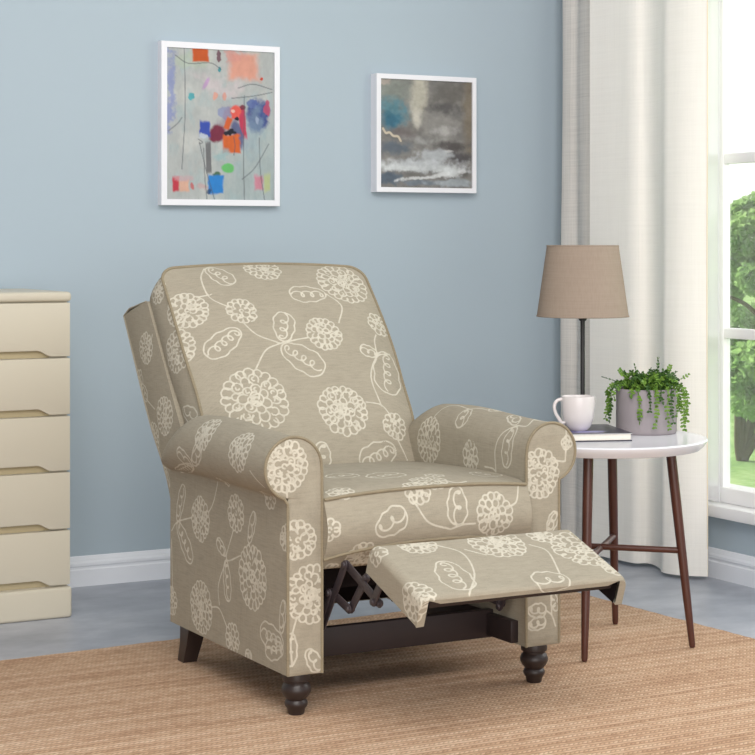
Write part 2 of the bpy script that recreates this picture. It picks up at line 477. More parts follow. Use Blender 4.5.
# the printed motifs of each piece in its own chart (metres): F bloom, L leaf, S stem
PRINT = {
    'back': [('F', -0.166, 0.264, 0.092),
        ('F', 0.081, 0.221, 0.073),
        ('F', 0.091, 0.458, 0.054),
        ('F', 0.22, 0.647, 0.08),
        ('F', -0.133, 0.541, 0.044),
        ('F', -0.011, 0.712, 0.055),
        ('F', 0.291, 0.502, 0.039),
        ('F', 0.233, 0.172, 0.039),
        ('F', -0.28, 0.563, 0.058),
        ('F', -0.341, 0.457, 0.059),
        ('F', -0.348, 0.666, 0.035),
        ('L', (-0.158, 0.478), (-0.265, 0.408), 0.058),
        ('L', (-0.041, 0.436), (-0.006, 0.53), 0.056),
        ('L', (-0.049, 0.42), (0.055, 0.338), 0.074),
        ('L', (-0.174, 0.721), (-0.125, 0.643), 0.057),
        ('L', (0.144, 0.597), (0.033, 0.598), 0.055),
        ('L', (0.279, 0.404), (0.24, 0.269), 0.081),
        ('L', (0.246, 0.393), (0.191, 0.408), 0.034),
        ('L', (-0.003, 0.134), (-0.014, 0.065), 0.045),
        ('L', (0.218, 0.112), (0.103, 0.067), 0.066),
        ('L', (-0.394, 0.304), (-0.332, 0.247), 0.038),
        ('S', [(-0.143, 0.354), (-0.099, 0.409), (-0.05, 0.429)]),
        ('S', [(-0.05, 0.429), (-0.111, 0.459), (-0.142, 0.503)]),
        ('S', [(-0.05, 0.429), (-0.001, 0.439), (0.039, 0.445)]),
        ('S', [(-0.184, 0.717), (-0.21, 0.668), (-0.208, 0.597), (-0.165, 0.556)]),
        ('S', [(-0.243, 0.601), (-0.199, 0.607)]),
        ('S', [(0.147, 0.597), (0.18, 0.554), (0.15, 0.493)]),
        ('S', [(0.158, 0.241), (0.204, 0.232), (0.227, 0.203)]),
        ('S', [(0.294, 0.402), (0.24, 0.385), (0.197, 0.317), (0.204, 0.229)]),
        ('S', [(0.243, 0.393), (0.25, 0.437), (0.264, 0.461)]),
        ('S', [(0.229, 0.142), (0.242, 0.106), (0.253, 0.075)])],
    'shell': [('F', 4.826, 3.803, 0.045),
        ('F', 4.878, 3.72, 0.024),
        ('F', 4.69, 3.627, 0.053),
        ('F', 4.773, 3.564, 0.04),
        ('F', 4.71, 1.095, 0.019),
        ('L', (4.869, 3.697), (4.822, 3.663), 0.034),
        ('S', [(4.786, 3.843), (4.802, 3.795)]),
        ('S', [(4.836, 3.664), (4.761, 3.641)]),
        ('F', 4.631, 3.385, 0.035),
        ('L', (4.701, 3.486), (4.667, 3.437), 0.031),
        ('F', 4.582, 3.29, 0.032),
        ('S', [(4.606, 3.354), (4.584, 3.312)])],
    'arm_a': [('F', 4.222, 0.659, 0.048),
        ('F', 4.006, 0.676, 0.052),
        ('L', (4.296, 0.742), (4.379, 0.718), 0.035),
        ('L', (4.305, 0.748), (4.495, 0.795), 0.031),
        ('L', (4.296, 0.742), (4.219, 0.701), 0.028),
        ('S', [(4.305, 0.748), (4.26, 0.694), (4.234, 0.673)]),
        ('F', 4.188, 0.788, 0.021),
        ('F', 3.943, 0.805, 0.03),
        ('S', [(3.934, 0.714), (3.883, 0.75)]),
        ('F', 4.359, 0.91, 0.057),
        ('F', 4.139, 0.867, 0.047),
        ('F', 4.043, 1.007, 0.078),
        ('F', 4.354, 1.133, 0.068),
        ('F', 4.16, 1.176, 0.041),
        ('L', (4.512, 0.935), (4.467, 0.837), 0.036),
        ('L', (4.512, 0.94), (4.413, 1.027), 0.048),
        ('L', (4.065, 0.929), (4.031, 0.851), 0.029),
        ('L', (4.2, 0.977), (4.256, 0.949), 0.028),
        ('L', (4.2, 0.991), (4.185, 1.089), 0.038),
        ('L', (3.874, 1.135), (3.999, 1.126), 0.053),
        ('L', (3.874, 1.148), (3.971, 1.167), 0.043),
        ('L', (3.886, 1.112), (3.869, 1.034), 0.028),
        ('F', 3.857, 0.89, 0.033),
        ('S', [(4.551, 0.966), (4.512, 0.938), (4.413, 0.913)]),
        ('S', [(4.248, 0.804), (4.276, 0.857), (4.307, 0.887)]),
        ('S', [(4.156, 0.912), (4.196, 0.988), (4.108, 0.965)]),
        ('S', [(4.196, 0.988), (4.245, 1.058), (4.24, 1.107)]),
        ('S', [(4.291, 1.121), (4.24, 1.117), (4.193, 1.154)]),
        ('S', [(4.551, 0.988), (4.545, 1.128)]),
        ('F', 4.551, 1.15, 0.038),
        ('L', (4.048, 1.196), (4.083, 1.204), 0.028)],
    'arm_a_front': [('F', 1.845, 0.584, 0.061),
        ('F', 1.88, 0.413, 0.046),
        ('F', 1.914, 0.285, 0.069),
        ('L', (1.863, 0.199), (1.857, 0.124), 0.032),
        ('S', [(1.851, 0.53), (1.859, 0.444)]),
        ('S', [(1.872, 0.321), (1.857, 0.327)]),
        ('L', (1.903, 0.158), (1.937, 0.106), 0.032),
        ('S', [(1.877, 0.236), (1.863, 0.181), (1.866, 0.124)])],
    'arm_b': [('F', 4.328, 0.46, 0.06),
        ('F', 4.113, 0.44, 0.037),
        ('L', (4.193, 0.561), (4.173, 0.503), 0.046),
        ('L', (3.934, 0.54), (3.942, 0.432), 0.041),
        ('L', (3.945, 0.548), (4.022, 0.588), 0.03),
        ('F', 4.114, 0.603, 0.028),
        ('S', [(3.939, 0.544), (3.976, 0.512), (3.994, 0.466), (3.989, 0.416)]),
        ('S', [(3.939, 0.544), (3.9, 0.559), (4.002, 0.663)]),
        ('S', [(4.193, 0.561), (4.293, 0.572), (4.322, 0.521)]),
        ('S', [(4.193, 0.561), (4.163, 0.576), (4.129, 0.579)]),
        ('S', [(4.043, 0.423), (4.005, 0.423), (3.989, 0.416)]),
        ('L', (3.855, 0.612), (3.931, 0.599), 0.028),
        ('F', 4.055, 0.708, 0.028)],
    'arm_b_front': [('F', 2.541, 0.525, 0.061),
        ('S', [(2.624, 0.632), (2.62, 0.564), (2.615, 0.552), (2.576, 0.559)]),
        ('S', [(2.569, 0.397), (2.581, 0.419), (2.595, 0.427)]),
        ('L', (2.569, 0.378), (2.593, 0.428), 0.028),
        ('F', 2.625, 0.597, 0.017),
        ('L', (2.511, 0.19), (2.561, 0.187), 0.032),
        ('L', (2.511, 0.15), (2.56, 0.162), 0.028),
        ('S', [(2.561, 0.187), (2.579, 0.173), (2.591, 0.145)]),
        ('S', [(2.579, 0.173), (2.576, 0.228)]),
        ('F', 2.602, 0.208, 0.028),
        ('S', [(2.507, 0.246), (2.507, 0.116)])],
    'seat': [('F', 0.166, 0.247, 0.051),
        ('L', (0.068, 0.313), (0.057, 0.231), 0.049),
        ('F', -0.039, 0.313, 0.036),
        ('S', [(-0.061, 0.299), (-0.047, 0.275), (-0.019, 0.24), (0.041, 0.222)]),
        ('S', [(0.041, 0.222), (0.076, 0.23), (0.11, 0.23)]),
        ('S', [(0.209, 0.262), (0.233, 0.274), (0.247, 0.312)]),
        ('L', (0.204, 0.451), (0.23, 0.385), 0.081),
        ('S', [(0.054, 0.351), (0.081, 0.328), (0.111, 0.333)]),
        ('F', 0.067, 0.411, 0.026),
        ('L', (-0.16, 0.229), (-0.08, 0.266), 0.05),
        ('F', -0.228, 0.341, 0.034),
        ('F', -0.186, 0.168, 0.041),
        ('F', -0.281, 0.245, 0.029),
        ('L', (-0.171, 0.508), (-0.099, 0.528), 0.077),
        ('F', 0.017, 0.354, 0.046),
        ('L', (-0.093, 0.441), (0.004, 0.483), 0.077),
        ('F', -0.254, 0.13, 0.025),
        ('S', [(-0.251, 0.18), (-0.213, 0.176)])],
    'foot': [('F', -0.275, 0.213, 0.05),
        ('L', (-0.136, 0.098), (-0.152, 0.224), 0.071),
        ('F', 0.038, 0.039, 0.069),
        ('F', 0.243, 0.105, 0.083),
        ('F', -0.159, 0.01, 0.048),
        ('L', (0.119, 0.22), (0.03, 0.221), 0.067),
        ('S', [(-0.118, 0.023), (-0.071, 0.072), (-0.091, 0.161), (-0.148, 0.239)]),
        ('S', [(-0.057, 0.056), (-0.019, 0.089)]),
        ('F', 0.167, 0.027, 0.034),
        ('S', [(0.114, 0.061), (0.141, 0.099), (0.112, 0.196)]),
        ('F', 0.263, 0.199, 0.033),
        ('F', -0.269, 0.026, 0.028)],
}


# ------------------------------------------------------------------ camera
F_PX = 1861.0
cam = bpy.data.cameras.new('camera')
cam.sensor_width = 36; cam.lens = F_PX/755*36
cam.shift_y = -136.5/755
cam.clip_end = 400
camo = bpy.data.objects.new('camera', cam)
camo.location = (0, 0, 1.1)
camo.rotation_euler = (PI/2, 0, -math.radians(28.5))
COL.objects.link(camo)
SC.camera = camo

# ------------------------------------------------------------------ room
FZ = -.006                  # floor level; the rug's face is z = 0
WY, WX = 5.70, 3.90         # back wall, window wall
b = MB(); b.box((-3.0, -2.5, FZ-.1), (WX+.2, WY+.15, FZ))
tag(b.build('floor', M['floor']), 'blue grey polished floor around the jute rug', 'floor', None, 'structure')
b = MB(); b.box((-3.0, WY, FZ), (WX+.2, WY+.15, 3.4))
tag(b.build('wall_back', M['wall']), 'pale blue back wall with two framed paintings', 'wall', None, 'structure')
# window wall with its opening
OY0, OY1, OZ0, OZ1 = 2.9, 5.25, .235, 2.45
b = MB()
b.box((WX, -2.5, FZ), (WX+.2, WY, OZ0)); b.box((WX, -2.5, OZ1), (WX+.2, WY, 3.4))
b.box((WX, OY1, OZ0), (WX+.2, WY, OZ1)); b.box((WX, -2.5, OZ0), (WX+.2, OY0, OZ1))
tag(b.build('wall_right', M['wall']), 'pale blue wall below and around the tall window', 'wall', None, 'structure')

def baseboard(name, a, c, nrm, label):
    prof = [(0, 0), (.016, 0), (.016, .052), (.0125, .056), (.0125, .062), (.016, .066), (.0155, .074), (.009, .080), (.0075, .086), (.004, .094), (0, .096)]
    m = MB(); a, c, nrm = Vector(a), Vector(c), Vector(nrm)
    vs = [p+nrm*d+Vector((0, 0, z)) for p in (a, c) for d, z in prof]
    k = len(prof)
    m.add(vs, [(i, (i+1) % k, k+(i+1) % k, k+i) for i in range(k)]+[tuple(range(k)), tuple(range(2*k-1, k-1, -1))])
    tag(m.build(name, M['white_trim'], None, math.radians(20)), label, 'baseboard', None, 'structure')
baseboard('baseboard_back', (-3.0, WY, FZ), (WX, WY, FZ), (0, -1, 0), 'white moulded baseboard along the back wall')
baseboard('baseboard_right', (WX, -2.5, FZ), (WX, WY, FZ), (-1, 0, 0), 'white moulded baseboard below the window')

# window_1: outer frame, stiles and bars, glass
win = empty('window_1', (WX+.05, 4.1, OZ0)); tag(win, 'tall white framed window with bars looking onto a garden', 'window', None, 'structure')
wx0, wx1 = WX+.03, WX+.085
m = MB()
m.box((wx0-.01, OY0, OZ0+.004), (wx1+.02, OY1, OZ0+.055), .004); m.box((wx0-.01, OY0, OZ1-.06), (wx1+.02, OY1, OZ1), .004)
m.box((wx0-.01, OY0, OZ0), (wx1+.02, OY0+.06, OZ1), .004); m.box((wx0-.01, OY1-.06, OZ0), (wx1+.02, OY1, OZ1), .004)
m.build('window_frame', M['window_white'], win)
SY = 4.845                                  # the stile beside the curtain
ZB = [.797, 1.371, 1.945]
m = MB()
m.box((wx0-.004, SY-.001, OZ0+.05), (wx0+.026, SY+.028, OZ1-.05), .003)
m.build('mullion', M['window_white'], win)
m = MB()
m.box((wx0-.004, 3.86, OZ0+.05), (wx0+.026, 3.89, OZ1-.05), .003)
m.build('mullion', M['window_white'], win)
for z in ZB:
    m = MB(); m.box((wx0-.002, OY0+.05, z-.017), (wx0+.024, OY1-.05, z+.017), .003)
    m.build('glazing_bar', M['window_white'], win)
m = MB(); m.box((wx0+.010, OY0+.05, OZ0+.05), (wx0+.014, OY1-.05, OZ1-.05))
m.build('glass_pane', M['glass'], win)
m = MB(); m.box((WX-.045, OY0-.04, OZ0-.036), (WX+.04, OY1+.04, OZ0+.004), .006)
tag(m.build('trim_1', M['window_white']), 'white window ledge above the low blue wall', 'window sill', None, 'structure')

# ------------------------------------------------------------------ rug
rz = math.radians(3.0)
rug = empty('area_rug', (3.33, 4.86, FZ), rz)
rug_tag = 'large tan woven jute rug under the floral recliner and side table'
tag(rug, rug_tag, 'rug')
RM = Matrix.Translation((3.33, 4.86, 0)) @ Matrix.Rotation(rz, 4, 'Z')
m = MB(); m.box((-3.6, -3.6, FZ), (0, 0, 0), .004, 2, RM)
o = m.build('woven_field', M['rug'], rug)
m = MB()
for pts in ([(-3.6, 0, -.0055), (0, 0, -.0055)], [(0, 0, -.0055), (0, -3.6, -.0055)]):
    P = [RM @ Vector(pts[0]).lerp(Vector(pts[1]), t) for t in np.linspace(0, 1, 160)]
    P = [p+Vector((random.uniform(-1, 1)*.002, random.uniform(-1, 1)*.002, random.uniform(0, 1)*.001)) for p in P]
    m.tube(P, .0045, 8)
m.build('braided_edge', M['rug'], rug)

# ------------------------------------------------------------------ recliner
CX = 2.23
HB = .315                                    # half width of the back cushion
ch = empty('recliner', (CX, 4.2, 0))
tag(ch, 'taupe recliner armchair with cream floral print and raised footrest', 'recliner')
# spine of the back cushion's face
zz = np.linspace(.43, 1.035, 400)
yy = 4.39+.55*(zz-.45)+.388*(zz-.45)*(zz-.65)
arc = np.concatenate([[0], np.cumsum(np.hypot(np.diff(yy), np.diff(zz)))])
RT = np.interp(1.022, zz, arc)
def spine(r):
    Y = np.interp(r, arc, yy); Z = np.interp(r, arc, zz)
    # straight on past both ends
    g = .55+.388*(2*Z-1.1)
    L = np.hypot(g, 1); ty, tz = g/L, 1/L
    ex = np.where(r > arc[-1], r-arc[-1], np.where(r < 0, r, 0))
    return Y+ex*ty, Z+ex*tz, -tz, ty
def back_pt(s, r, n):
    Y, Z, ny, nz = spine(r)
    return np.stack([CX+s, Y+n*ny, Z+n*nz], -1)
# outline of the cushion face: rounded rectangle, a little waisted where the arms press in
NB = 230
u = np.linspace(-1, 1, NB)
U, Vv = np.meshgrid(u, u, indexing='ij')
def outline(U, V):
    mm = np.maximum(np.maximum(np.abs(U), np.abs(V)), 1e-9)
    bx, by = U/mm*HB, V/mm*(RT/2)
    rc = .045
    ix, iy = np.clip(bx, -(HB-rc), HB-rc), np.clip(by, -(RT/2-rc), RT/2-rc)
    dx, dy = bx-ix, by-iy
    L = np.maximum(np.hypot(dx, dy), 1e-9)
    k = np.minimum(1, rc/L)
    x, y = ix+dx*k, iy+dy*k
    r = y*mm+RT/2
    x = x*mm
    sc = 1-.022*np.exp(-((r-.29)/.10)**2)-.04*np.exp(-((r-.13)/.07)**2)+.012*np.cos((r/RT-.5)*PI)
    r = r+.013*mm*np.clip(V, 0, 1)**2*(1-(x/HB)**2)*1.3
    return x*sc, r
S_, R_ = outline(U, Vv)
dome = .042*(1-U**4)*(1-Vv**4)
TB = .13
fb = Fab()
fb.grid(back_pt(S_, R_, dome), np.stack([S_, R_], -1))
ring = [(i, 0) for i in range(NB)]+[(NB-1, j) for j in range(1, NB)]+[(i, NB-1) for i in range(NB-2, -1, -1)]+[(0, j) for j in range(NB-2, 0, -1)]
ri = np.array(ring)
bs, br = S_[ri[:, 0], ri[:, 1]], R_[ri[:, 0], ri[:, 1]]
nx = np.clip(bs/(HB), -1, 1); onS = np.abs(U[ri[:, 0], ri[:, 1]]) >= np.abs(Vv[ri[:, 0], ri[:, 1]])
dep = np.linspace(0, 1, 44)
bul = np.sin(dep*PI)*.012
dirs = np.stack([bs/HB, (br-RT/2)/(RT/2)], 1); dirs /= np.linalg.norm(dirs, axis=1)[:, None]
bs2 = bs[:, None]+bul[None, :]*np.where(onS, np.sign(bs), 0)[:, None]
br2 = br[:, None]+bul[None, :]*np.where(onS, 0, np.sign(br-RT/2))[:, None]
P = back_pt(bs2, br2, -dep[None, :]*TB+0*bs2)
Cc = np.stack([bs[:, None]+np.where(onS, np.sign(bs), 0)[:, None]*dep*TB, br[:, None]+np.where(onS, 0, np.sign(br-RT/2))[:, None]*dep*TB], -1)
fb.grid(P, Cc, True, True)
NQ = 20
S2, R2 = outline(*np.meshgrid(np.linspace(-1, 1, NQ), np.linspace(-1, 1, NQ), indexing='ij'))
fb.grid(back_pt(S2, R2, 0*S2-TB), np.stack([S2, R2], -1), True)
bk = fb.build('back_cushion', 'back', ch)
m = MB()
lp = [Vector(p) for p in back_pt(bs, br, 0*bs+.001)][::3]
m.tube(lp, .0042, 8, True)
m.build('piping', M['piping'], bk)
m = MB()
m.tube([Vector(p) for p in back_pt(bs, br, 0*bs-TB)][::4], .004, 8, True)
m.build('piping', M['piping'], bk)

# outer back shell (side profile extruded across)
pr = [(4.50, .115), (4.555, .115), (4.575, .20), (4.67, .44), (4.815, .61), (5.008, .886), (4.965, .908), (4.83, .933), (4.60, .62), (4.47, .44), (4.44, .30)]
SX = .333
def dense(poly, step, closed=True):
    out = []
    k = len(poly)
    for i in range(k if closed else k-1):
        a, c = np.array(poly[i], float), np.array(poly[(i+1) % k], float)
        q = max(1, int(np.hypot(*(c-a))/step))
        out += [a+(c-a)*j/q for j in range(q)]
    if not closed: out.append(np.array(poly[-1], float))
    return np.array(out)
rear = np.array(catmull(pr[1:6], 60)); top_ = dense(pr[5:8], .004, False); front = np.array(catmull([pr[7], pr[8], pr[9], pr[10], pr[0]], 40))
loop = np.concatenate([rear[:-1], top_[:-1], front[:-1], dense([pr[0], pr[1]], .006, False)[:-1]])
fb = Fab()
xs = np.linspace(-SX, SX, 130)
ll = np.concatenate([[0], np.cumsum(np.hypot(*np.diff(loop, axis=0).T))])
edge = lambda x: np.clip((SX-np.abs(x))/.012, 0, 1)
P = np.stack([CX+xs[None, :]+0*loop[:, :1], loop[:, :1]+0*xs, loop[:, 1:]+0*xs], -1)
fb.grid(P, np.stack([xs[None, :]+0*ll[:, None]+5, ll[:, None]+0*xs], -1), False, True)
# the two side faces, rows from rear edge to front edge
tt = np.linspace(0, 1, 320)
def resamp(c, t):
    l = np.concatenate([[0], np.cumsum(np.hypot(*np.diff(c, axis=0).T))]); l /= l[-1]
    return np.stack([np.interp(t, l, c[:, 0]), np.interp(t, l, c[:, 1])], 1)
Lr = resamp(rear, tt); Lf = resamp(front[::-1], tt)
w = np.linspace(0, 1, 80)
G = Lr[:, None, :]*(1-w)[None, :, None]+Lf[:, None, :]*w[None, :, None]
for sg in (-1, 1):
    X = CX+sg*(SX+.006*np.sin(w*PI))[None, :]+0*G[..., 0]
    fb.grid(np.stack([X, G[..., 0], G[..., 1]], -1), G-np.array([0, sg*3]), sg > 0)
sh = fb.build('outer_back', 'shell', ch, None, [(4.7, 0, 5.3, 1.0), (4.5, -2.9, 5.0, -2.1)])
for sg in (-1, 1):
    m = MB(); m.tube([(CX+sg*SX, p[0], p[1]) for p in rear[::4]]+[(CX+sg*SX, p[0], p[1]) for p in top_[::4]], .003, 8)
    m.build('piping', M['fabric_plain'], sh)

# arms
YF, YR = 3.85, 4.56
INX = .2865                                   # inner face, from the centre line
RC, RR = (.073, .577), .072
TH1 = -math.radians(72)
def arm_profile(pw):
    th = np.linspace(PI, TH1, 150)
    pr_ = np.concatenate([dense([(0.0, .10), (0.0, RC[1]-.004)], .0028, False)[:-1],
                          np.stack([RC[0]+RR*np.cos(th), RC[1]+RR*np.sin(th)], 1),
                          dense([(pw+.001, .503), (pw, .495), (pw, .10)], .0028, False)])
    pr_[:, 0] = np.maximum(pr_[:, 0], 0)
    return pr_, np.concatenate([[0], np.cumsum(np.hypot(*np.diff(pr_, axis=0).T))])
PW = {-1: .0875, 1: .0965}
IN = {-1: .2865, 1: .2765}
yg = np.concatenate([np.linspace(YF, YR, 250)])
def arm_pt(sg, d, z, Y):
    pw = PW[sg]
    t = np.clip((Y-4.36)/.215, 0, 1)
    ov = np.sqrt(np.clip(1-t**2.2, 0, 1))*.97+.03
    dr = .105*np.clip((Y-4.36)/.22, 0, 1)**1.5-.014*np.exp(-((Y-4.22)/.2)**2)
    up = np.clip((z-.48)/.165, 0, 1)
    up = up*up*(3-2*up)
    d2 = np.where(d > pw, pw+(d-pw)*ov, d)
    return np.stack([CX+sg*(IN[sg]+d2), Y, z-dr*up], -1)
def limits(z, pw):
    h = np.sqrt(np.clip(RR**2-(z-RC[1])**2, 0, None))
    lo = np.where(z > RC[1], np.maximum(RC[0]-h, 0), 0.0)
    hi = np.where(z > RC[1]+RR*math.sin(TH1), RC[0]+h, pw)
    return lo, hi
arms = {}
for sg, key in ((-1, 'arm_a'), (1, 'arm_b')):
    fb = Fab()
    pw = PW[sg]; prof, pl_ = arm_profile(pw)
    D, YY = np.meshgrid(np.arange(len(prof)), yg, indexing='ij')
    P = arm_pt(sg, prof[D, 0], prof[D, 1], YY)
    fb.grid(P, np.stack([YY, pl_[D]], -1), sg < 0)
    # rear cap and underside
    q = np.linspace(0, 1, 8)
    zr = np.concatenate([np.linspace(.10, RC[1]+RR-.0001, 50)])
    lo, hi = limits(zr, pw)
    d = lo[:, None]+(hi-lo)[:, None]*q
    fb.grid(arm_pt(sg, d, zr[:, None]+0*d, YR+0*d), np.stack([d+7, zr[:, None]+0*d], -1), sg < 0)
    yu = np.linspace(YF, YR, 30)
    d = np.linspace(0, pw, 8)[:, None]+0*yu
    fb.grid(arm_pt(sg, d, .10+0*d, yu+0*d), np.stack([yu+0*d, -.2-d], -1), sg > 0)
    a = fb.build('arm', key, ch, None, [(3.9, .66, 4.5, 1.1)] if sg > 0 else [])
    # front panel
    fb = Fab()
    zr = np.concatenate([np.linspace(.10, .508, 150), np.linspace(.5085, RC[1]+RR-.0001, 80)])
    lo, hi = limits(zr, pw)
    q = np.linspace(0, 1, 56)
    d = lo[:, None]+(hi-lo)[:, None]*q
    dm = .006*np.sin(q*PI)[None, :]**.6*np.clip((RC[1]+RR-zr)/.03, 0, 1)[:, None]**.5*np.clip((zr-.1)/.02, 0, 1)[:, None]**.5
    Pt = arm_pt(sg, d, zr[:, None]+0*d, YF+0*d); Pt[..., 1] -= dm
    fb.grid(Pt, np.stack([Pt[..., 0], zr[:, None]+0*d], -1), sg > 0)
    fp = fb.build('front_panel', key+'_front', a)
    m = MB()
    pp = arm_pt(sg, prof[:, 0], prof[:, 1], YF+0*prof[:, 0])
    m.tube([Vector(p)+Vector((0, -.001, 0)) for p in pp[::4]], .0038, 8)
    m.build('piping', M['piping'], a)
    arms[sg] = a

# seat cushion
HX = .2845
def seat_z(x): return 1-(np.abs(x)/HX)**2.5
sp = np.concatenate([np.array(catmull([(4.0, .335), (3.90, .332), (3.862, .338)], 20)),
                     np.array(catmull([(3.858, .342), (3.832, .385), (3.822, .435), (3.842, .500)], 26))[1:]])
kf = len(sp)-1
stp = np.array(catmull([(3.842, .500), (3.90, .511), (4.05, .514), (4.25, .508), (4.40, .500), (4.52, .490)], 50))[1:]
sb = dense([(4.52, .490), (4.52, .335), (4.0, .335)], .01, False)[1:]
SP = np.concatenate([sp, stp, sb])
sl = np.concatenate([[0], np.cumsum(np.hypot(*np.diff(SP, axis=0).T))])
xs = np.linspace(-HX, HX-.0095, 210)
A = np.clip((SP[:, 1]-.40)/.1, 0, 1)*np.clip((4.5-SP[:, 0])/.2, 0, 1)
cr = seat_z(xs)
Y3 = SP[:, :1]-.006*cr[None, :]*(np.arange(len(SP)) <= kf)[:, None]
Z3 = SP[:, 1:]+.014*A[:, None]*cr[None, :]
P = np.stack([CX+xs[None, :]+0*Y3, Y3, Z3], -1)
fb = Fab(); fb.grid(P, np.stack([xs[None, :]+0*Y3, sl[:, None]+0*Y3], -1))
for e in (0, -1):
    c0 = np.array([4.2, .42])
    q = np.linspace(0, 1, 6)
    R3 = P[:, e, 1:][:, None, :]*(1-q)[None, :, None]+c0*q[None, :, None]
    fb.grid(np.stack([P[0, e, 0]+0*R3[..., 0], R3[..., 0], R3[..., 1]], -1), R3*0+np.array([20., e]), e == 0)
st = fb.build('seat_cushion', 'seat', ch)
m = MB()
m.tube([Vector(p)+Vector((0, -.001, .001)) for p in P[kf, ::3]], .0042, 8)
i2 = [int(np.argmin(np.abs(sp[:, 1]-(.362+.028*c))+(sp[:, 0] > 3.87)*1)) for c in cr]
m.tube([Vector(P[i2[j], j])+Vector((0, -.0015, 0)) for j in range(0, 210, 5)], .0038, 8)
m.build('piping', M['piping'], st)

# footrest: padded board, open below, with the cover wrapped down at both ends
FA, FB_ = np.array([3.645, .424]), np.array([3.418, .343])
fl = np.hypot(*(FB_-FA)); ft = (FB_-FA)/fl; fn = np.array([-ft[1], ft[0]])*-1
if fn[1] < 0: fn = -fn
HF, DF, rf = .268, .068, .017
def xsec(hf, df, r, n=40):
    a = np.linspace(0, PI/2, 14)
    left = [(-hf, -df+ (df-r)*t) for t in np.linspace(0, 1, 20)]
    left += [(-hf+r-r*math.cos(x), -r+r*math.sin(x)) for x in a[1:]]
    mid = [(-hf+r+(2*hf-2*r)*t, 0) for t in np.linspace(0, 1, 150)[1:]]
    pts = left+mid
    pts += [(-x, y) for x, y in left[::-1]][1:]
    return np.array(pts)
xo = xsec(HF, DF, rf); xi = xsec(HF-.019, DF-.001, rf-.012)
qs = np.linspace(0, 1, 90)
def foot(x, h, q):
    e = np.minimum(q, 1-q)*fl
    pad = .008*np.sqrt(np.clip(1-(1-np.clip(e/.016, 0, 1))**2, 0, 1))-.008
    hh = h+pad*(.3+.7*np.clip((h+rf+.02)/.02, 0, 1))
    Y = FA[0]+ft[0]*q*fl+fn[0]*hh; Z = FA[1]+ft[1]*q*fl+fn[1]*hh
    return np.stack([CX+x+0*Y, Y, Z], -1)
xl = np.concatenate([[0], np.cumsum(np.hypot(*np.diff(xo, axis=0).T))])-np.hypot(*np.diff(xo, axis=0).T).sum()/2
fb = Fab()
X_, Q_ = np.meshgrid(np.arange(len(xo)), qs, indexing='ij')
fb.grid(foot(xo[X_, 0], xo[X_, 1], Q_), np.stack([xl[X_], Q_*fl], -1), True)
for q in (0, 1):                              # the turned-in rims at front and rear
    k = np.linspace(0, 1, 6)
    x = xo[:, :1]*(1-k)+xi[:, :1]*k; h = xo[:, 1:]*(1-k)+xi[:, 1:]*k - .010*k*np.clip((HF-.014-np.abs(xo[:, :1]))/.03, 0, 1)
    fb.grid(foot(x, h, q+0*x), np.stack([xl[:, None]+0*x, q*fl+(2*q-1)*k*.016+0*x], -1), q == 0)
k = np.linspace(0, 1, 4)
for e in (0, -1):
    x = (xo[e, 0]*(1-k)+xi[e, 0]*k)[:, None]+0*qs; h = (xo[e, 1]*(1-k)+xi[e, 1]*k)[:, None]+0*qs
    fb.grid(foot(x, h, qs+0*x), np.stack([x, qs*fl+0*x], -1), e == -1)
fr = fb.build('footrest', 'foot', ch)
m = MB()
X_, Q_ = np.meshgrid(np.arange(0, len(xi)), np.linspace(.03, .97, 8), indexing='ij')
Pi = foot(xi[X_, 0], xi[X_, 1]-.010*np.clip((HF-.014-np.abs(xi[X_, 0]))/.03, 0, 1), Q_)
k = len(xi)
m.add(Pi.reshape(-1, 3), [(i*8+j, (i+1)*8+j, (i+1)*8+j+1, i*8+j+1) for i in range(k-1) for j in range(7)])
tag(m.build('underside_lining', M['black_cloth'], fr), 'dark underside lining')
# board below the padding
m = MB()
bp = [FA+ft*.012-fn*.018, FB_-ft*.012-fn*.018, FB_-ft*.012-fn*.034, FA+ft*.012-fn*.034]
m.prism([tuple(p) for p in bp], 0, CX-HF+.03, CX+HF-.03, .002)
m.build('footrest_board', M['dark_board'], fr)

# frame under the seat
IX0, IX1 = CX-IN[-1], CX+IN[1]
m = MB(); m.box((IX0, 4.0, .098), (IX1, 4.022, .168), .002); m.build('front_rail', M['dark_board'], ch)
for sg in (-1, 1):
    x = CX+sg*(IN[sg]-.011)
    m = MB(); m.box((x-.011, 3.885, .105), (x+.011, 4.0, .160), .002); m.box((x-.011, 4.022, .105), (x+.011, 4.50, .160), .002)
    m.build('side_rail', M['dark_board'], ch)
m = MB(); m.box((IX0+.002, 3.93, .275), (IX1-.002, 4.46, .333), .003); m.build('seat_deck', M['black_cloth'], ch)
m = MB(); m.box((IX0+.002, 4.462, .125), (IX1-.002, 4.482, .330), .002); m.build('rear_panel', M['black_cloth'], ch)
